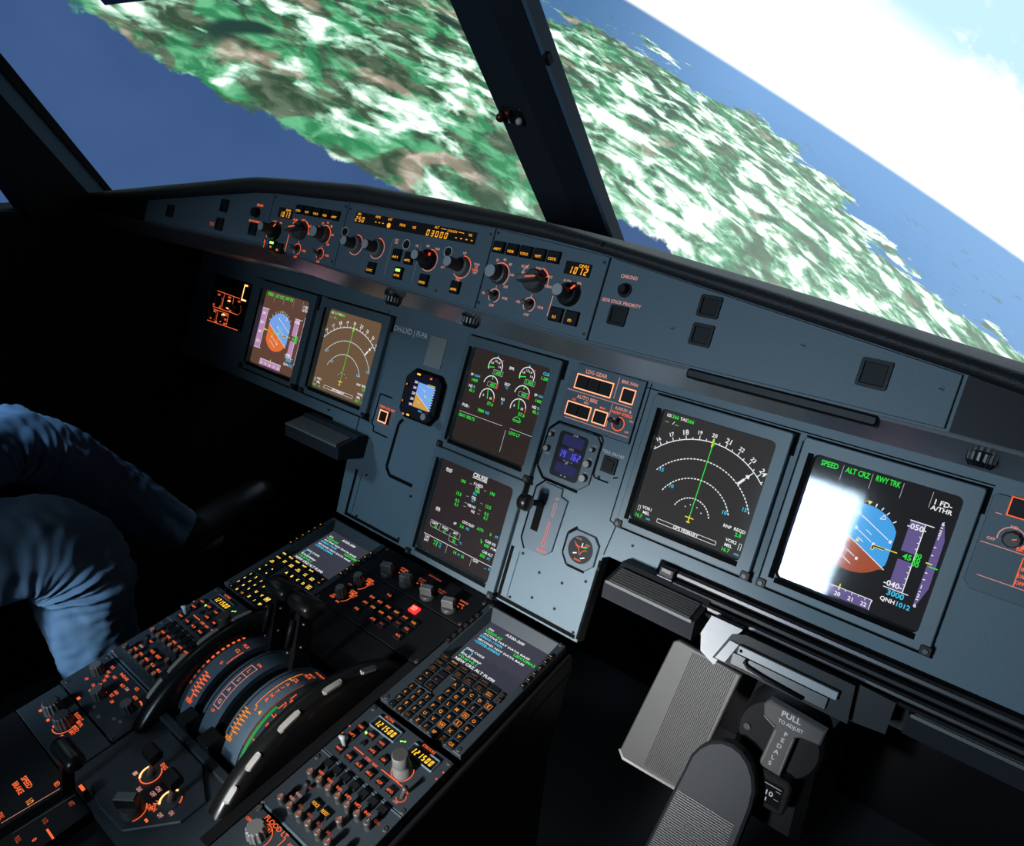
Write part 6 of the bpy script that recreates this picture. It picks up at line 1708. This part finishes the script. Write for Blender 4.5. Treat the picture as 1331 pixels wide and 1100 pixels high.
def projection_screen():
    cy, R = -.6, 2.6
    P0 = Vector((0, -.85, .37 + Z0)); az = rad(-32)
    fw = Vector((math.sin(az), math.cos(az), 0)); ex = Vector((math.cos(az), -math.sin(az), 0))
    an = rad(-22.66); ca, sa = math.cos(an), math.sin(an)
    na, nh = 120, 50; V = []; UV = []
    for i in range(na + 1):
        a = rad(-108 + 128 * i / na)
        for j in range(nh + 1):
            z = Z0 - 1.5 + 4.2 * j / nh
            p = Vector((R * math.sin(a), cy + R * math.cos(a), z)); V.append(tuple(p))
            q = p - P0; w = max(.12, q.dot(fw)); X, Y = q.dot(ex) / w, q.z / w
            UV.append((X * ca + Y * sa, -X * sa + Y * ca))
    F = [(i * (nh + 1) + j, i * (nh + 1) + j + 1, (i + 1) * (nh + 1) + j + 1, (i + 1) * (nh + 1) + j) for i in range(na) for j in range(nh)]
    b = MB(); b.add(V, F, 'projected_landscape', True)
    o = solo('projection_screen', b, 'large curved projection screen outside the windows showing coast, sea, green land and bright sky', 'screen', WLD)
    me = o.data; l = me.uv_layers.new(name='projector')
    for lp in me.loops: l.data[lp.index].uv = UV[lp.vertex_index]
    so = o.modifiers.new('thickness', 'SOLIDIFY'); so.thickness = .01; so.offset = -1
projection_screen()

# ------------------------------------------------------------------ the person in the captain's seat
def denim():
    m = surf('denim', (0.085, 0.150, 0.235), 0.85, spec=0.15)
    nt = m.node_tree; b = nt.nodes['Principled BSDF']
    tc = nt.nodes.new('ShaderNodeTexCoord'); nz = nt.nodes.new('ShaderNodeTexNoise'); nz.inputs['Scale'].default_value = 9; nz.inputs['Detail'].default_value = 6
    cr = nt.nodes.new('ShaderNodeMix'); cr.data_type = 'RGBA'; cr.inputs[6].default_value = (.062, .115, .19, 1); cr.inputs[7].default_value = (.135, .205, .285, 1)
    nt.links.new(tc.outputs['Object'], nz.inputs['Vector']); nt.links.new(nz.outputs['Fac'], cr.inputs[0]); nt.links.new(cr.outputs[2], b.inputs['Base Color'])
    n2 = nt.nodes.new('ShaderNodeTexNoise'); n2.inputs['Scale'].default_value = 700; bp = nt.nodes.new('ShaderNodeBump'); bp.inputs['Strength'].default_value = .25; bp.inputs['Distance'].default_value = .001
    nt.links.new(tc.outputs['Object'], n2.inputs['Vector']); nt.links.new(n2.outputs['Fac'], bp.inputs['Height']); nt.links.new(bp.outputs['Normal'], b.inputs['Normal'])
denim()

def spline(pts, n):
    """Catmull-Rom through (x, y, z, r...) tuples"""
    out = []; P = [pts[0]] + list(pts) + [pts[-1]]
    for i in range(1, len(P) - 2):
        a, b, c, d = P[i - 1], P[i], P[i + 1], P[i + 2]
        for k in range(n):
            t = k / n
            out.append(tuple(.5 * (2 * q + (r - p) * t + (2 * p - 5 * q + 4 * r - s) * t * t + (3 * q - p - 3 * r + s) * t ** 3) for p, q, r, s in zip(a, b, c, d)))
    out.append(tuple(pts[-1])); return out

def person():
    t = Thing('person', 'person in blue jeans seated on the left, knees bent, only legs in view', 'person', WLD, (-.62, -.95, .50))
    nodes = []; edges = []
    def nd_(x, y, z, r, par=None):
        nodes.append((x, y, z, r)); i = len(nodes) - 1
        if par is not None: edges.append((par, i))
        return i
    pel = nd_(-.625, -1.00, .545, .125)
    ab = nd_(-.625, -1.03, .70, .120, pel); ch = nd_(-.625, -1.07, .88, .130, ab); uc = nd_(-.625, -1.075, .99, .105, ch)
    nk = nd_(-.625, -1.065, 1.08, .052, uc); hb = nd_(-.625, -1.045, 1.15, .066, nk); hd = nd_(-.625, -1.035, 1.22, .088, hb); ht = nd_(-.625, -1.045, 1.285, .072, hd)
    for sx in (1, -1):
        sh = nd_(-.625 + sx * .165, -1.07, .985, .062, uc); el = nd_(-.625 + sx * .215, -.985, .740, .043, sh); wr = nd_(-.625 + sx * .130, -.790, .690, .027, el)
        pm = nd_(-.625 + sx * .105, -.735, .678, .032, wr)
        for k in range(4):
            dx = sx * (.022 - .0145 * k) 
            f1 = nd_(-.625 + sx * .100 + dx, -.685 + .004 * abs(k - 1), .672, .0095, pm); f2 = nd_(-.625 + sx * .096 + dx, -.655 + .005 * abs(k - 1), .655, .0085, f1)
        th = nd_(-.625 + sx * .072, -.745, .672, .0105, pm); nd_(-.625 + sx * .058, -.715, .664, .0090, th)
    legs = {1: ((-.530, -.93, .575), (-.482, -.470, .572), (-.462, -.430, .13), (-.462, -.31, .055)), -1: ((-.720, -.93, .560), (-.790, -.440, .645), (-.790, -.150, .33), (-.790, -.05, .30))}
    for sx, (h, k, a, toe) in legs.items():
        ih = nd_(*h, .085, pel); ik = nd_(*k, .055, ih); ia = nd_(*a, .038, ik); nd_(*toe, .032, ia)
    me = D.meshes.new('body'); me.from_pydata([(x + .62, y + .95, z - .50) for x, y, z, _ in nodes], edges, []); me.materials.append(MATS['skin'])
    o = D.objects.new('body', me); COL.objects.link(o); o.parent = t.o
    sk = o.modifiers.new('skin', 'SKIN'); sk.use_smooth_shade = True
    for i, v in enumerate(me.skin_vertices[0].data): v.radius = (nodes[i][3],) * 2; v.use_root = (i == 0)
    sb = o.modifiers.new('smooth', 'SUBSURF'); sb.levels = 1; sb.render_levels = 2
    # jeans: each leg a cloth tube with folds gathered behind and below the knee
    def leg(pts, seed, fold):
        C = spline(pts, 26); n = 56; b = MB(); loops = []
        N_ = len(C)
        for i, q in enumerate(C):
            p = Vector(q[:3]); a = Vector(C[max(0, i - 1)][:3]); c = Vector(C[min(N_ - 1, i + 1)][:3]); tg = (c - a).normalized()
            x = Vector((1, 0, 0)); x = (x - tg * x.dot(tg)).normalized(); y = tg.cross(x)     # y points to the shin / top of the thigh side
            row = []
            for j in range(n):
                an = 2 * PI * j / n; d = x * math.cos(an) + y * math.sin(an)
                r = q[3]
                back = .5 - .5 * d.dot(Vector((0, .75, .66)))          # 1 at the hollow of the knee
                w = math.exp(-((i - fold) / 15.0) ** 2)
                ph = (i + 9 * math.sin(an * 1.0 + seed) - 7 * back) * .95
                nn_ = noise.noise(Vector((an * 1.3 + seed, i * .05, seed)))
                r += (.0080 * math.sin(ph + 2.6 * nn_) * (.55 + .9 * abs(nn_)) + .0065 * math.sin(ph * .47 + 2 + 1.5 * nn_)) * w * (.22 + .85 * back)
                r += .010 * (noise.noise(Vector((p.x * 6 + d.x * 1.6 + seed, p.y * 5 + d.y * 1.6, p.z * 5 + d.z * 1.6)))) + .004 * noise.noise(Vector((d.x * 5 + seed, d.y * 5, i * .21)))
                v = p + d * r; row.append(tuple(v))
            loops.append(row)
        b.loft(loops, 'denim', True); return b
    R_ = [(-.545, -.99, .565, .100), (-.525, -.86, .588, .096), (-.505, -.70, .604, .084), (-.490, -.57, .604, .078), (-.482, -.505, .585, .078), (-.480, -.472, .530, .076), (-.480, -.474, .45, .067), (-.478, -.462, .36, .066), (-.470, -.448, .25, .064), (-.464, -.435, .13, .062)]
    L_ = [(-.705, -.99, .545, .100), (-.735, -.84, .575, .092), (-.765, -.66, .615, .080), (-.785, -.52, .645, .070), (-.790, -.450, .655, .066), (-.790, -.395, .615, .068), (-.790, -.330, .545, .062), (-.790, -.25, .46, .060), (-.790, -.17, .36, .058)]
    j = t.part('jeans_leg', leg(R_, 1.3, 128), label='right jeans leg, creased at the knee')
    t.part('jeans_leg', leg(L_, 4.1, 112), label='left jeans leg with the knee raised')
    b = MB(); lo = []
    for z, y, rx, ry in ((.500, -1.00, .175, .120), (.555, -1.00, .185, .135), (.62, -1.01, .175, .130), (.66, -1.02, .165, .125)): lo.append([(-.625 + rx * math.cos(2 * PI * k / 32), y + ry * math.sin(2 * PI * k / 32), z) for k in range(32)])
    b.loft(lo, 'denim', True); t.part('jeans_seat', b)
    b = MB(); lo = []
    for z, y, rx, ry in ((.63, -1.015, .180, .138), (.72, -1.03, .172, .135), (.84, -1.06, .188, .145), (.95, -1.072, .198, .135), (1.01, -1.075, .165, .110), (1.055, -1.07, .075, .070)): lo.append([(-.625 + rx * math.cos(2 * PI * k / 32), y + ry * math.sin(2 * PI * k / 32), z) for k in range(32)])
    b.loft(lo, 'shirt', True)
    t.part('shirt', b)
    for sx in (1, -1):
        b = MB(); b.tube([(-.625 + sx * .150, -1.07, .990), (-.625 + sx * .190, -1.04, .88), (-.625 + sx * .217, -.985, .740), (-.625 + sx * .175, -.89, .712), (-.625 + sx * .140, -.81, .694)], [.075, .066, .054, .046, .038], 'shirt', 16); t.part('sleeve', b)
    b = MB(); lo = []
    for k in range(9):
        a = PI * .52 * k / 8; lo.append([(-.625 + .094 * math.cos(a) * math.cos(2 * PI * q / 28), -1.050 + .108 * math.cos(a) * math.sin(2 * PI * q / 28) - .008, 1.235 + .098 * math.sin(a)) for q in range(28)])
    b.loft(lo, 'hair', True); t.part('hair', b)
    for sx in (1, -1):
        b = MB(); b.lathe(-.625 + sx * .030, -.955, [(.0004, 1.216)] + [(.011 * math.sin(PI * i / 8), 1.227 - .011 * math.cos(PI * i / 8)) for i in range(1, 8)] + [(.0004, 1.238)], 'marker_white', 14); t.part('eye', b)
        b = MB(); b.tube([(-.625 + sx * .088, -1.030, 1.240), (-.625 + sx * .098, -1.045, 1.225), (-.625 + sx * .090, -1.035, 1.195)], [.010, .013, .008], 'skin', 10); t.part('ear', b)
    b = MB(); b.tube([(-.625, -.952, 1.232), (-.625, -.938, 1.205), (-.625, -.948, 1.192)], [.008, .013, .010], 'skin', 10); t.part('nose', b)
    b = MB(); b.tube([(-.648, -.955, 1.172), (-.625, -.948, 1.174), (-.602, -.955, 1.172)], [.004, .006, .004], 'ball_red', 8); t.part('mouth', b)
    for (x, y, z, tl) in ((-.462, -.40, .04, 0), (-.790, -.10, .300, .05)):
        b = MB(); b.tube([(x, y - .085, z + .030), (x, y - .03, z + .030), (x, y + .07, z + .012 + tl), (x, y + .155, z + .002 + tl * 1.6), (x, y + .185, z - .002 + tl * 1.8)], [.034, .044, .042, .038, .020], 'shoe', 14); t.part('shoe', b)
person()

def pilot_seat():
    t = Thing('pilot_seat', 'dark pilot seat under the person in jeans', 'seat', WLD, (-.625, -.98, 0))
    b = MB(); b.rbox(-.86, -.39, -1.20, -.68, .35, .455, 'shirt', .05, .03); t.part('seat_cushion', b)
    b = MB(); b.extr([(-1.23, .44), (-1.25, .95), (-1.28, 1.20), (-1.38, 1.20), (-1.34, .44)], -.85, -.40, 'shirt'); t.part('backrest', b)
    b = MB(); b.box(-.72, -.53, -1.10, -.84, 0, .352, 'black_plastic', .01); t.part('pedestal_base', b)
pilot_seat()

# ------------------------------------------------------------------ light
def area(name, loc, target, sx, sy, power, col, spread=PI):
    l = D.lights.new(name, 'AREA'); l.shape = 'RECTANGLE'; l.size = sx; l.size_y = sy; l.energy = power; l.color = col; l.spread = spread
    o = D.objects.new(name, l); COL.objects.link(o)
    o.location = loc; d = Vector(target) - Vector(loc); o.rotation_euler = d.to_track_quat('-Z', 'Y').to_euler()
    return o
# daylight from the open doorway behind the seats
area('doorway_light', (.057, -2.45, 1.285), (.50, 0, .82), .315, .49, 3.6, (.62, .83, 1.0), rad(64))
def spot(name, loc, target, power, col, ang, blend, size):
    l = D.lights.new(name, 'SPOT'); l.energy = power; l.color = col; l.spot_size = rad(ang); l.spot_blend = blend; l.shadow_soft_size = size
    o = D.objects.new(name, l); COL.objects.link(o); o.location = loc
    o.rotation_euler = (Vector(target) - Vector(loc)).to_track_quat('-Z', 'Y').to_euler()
# unseen spot added by the doorway to brighten the foot of the panel
spot('added_panel_spot', (.12, -2.1, .98), (.245, -.110, .500), 310, (1.0, .985, .97), 20.5, 1.0, .05)
# spots added by the captain's side window to brighten left leg and lower panel
spot('added_side_spot', (-1.0, -.90, 1.50), (-.79, -.50, .67), 55, (.42, .68, 1.0), 25, .6, .10)
spot('added_side_spot', (-.98, -.95, 1.52), (-.17, -.06, .64), 26, (.45, .74, 1.0), 21, 1.0, .10)
# added spot low behind the left seat, only to brighten the jeans
spot('added_leg_spot', (-.30, -1.75, .95), (-.50, -.48, .45), 125, (.58, .79, 1.0), 21, .8, .08)

w = D.worlds.new('dark_room'); S.world = w; w.use_nodes = True
w.node_tree.nodes['Background'].inputs[0].default_value = (.010, .013, .018, 1)
w.node_tree.nodes['Background'].inputs[1].default_value = 1.0
S.view_settings.view_transform = 'Standard'
S.view_settings.look = 'None'
S.view_settings.exposure = 0.0
S.view_settings.gamma = 1.0
S.view_settings.use_curve_mapping = False
S.cycles.use_denoising = True
S.cycles.max_bounces = 6
S.cycles.sample_clamp_indirect = 4.0
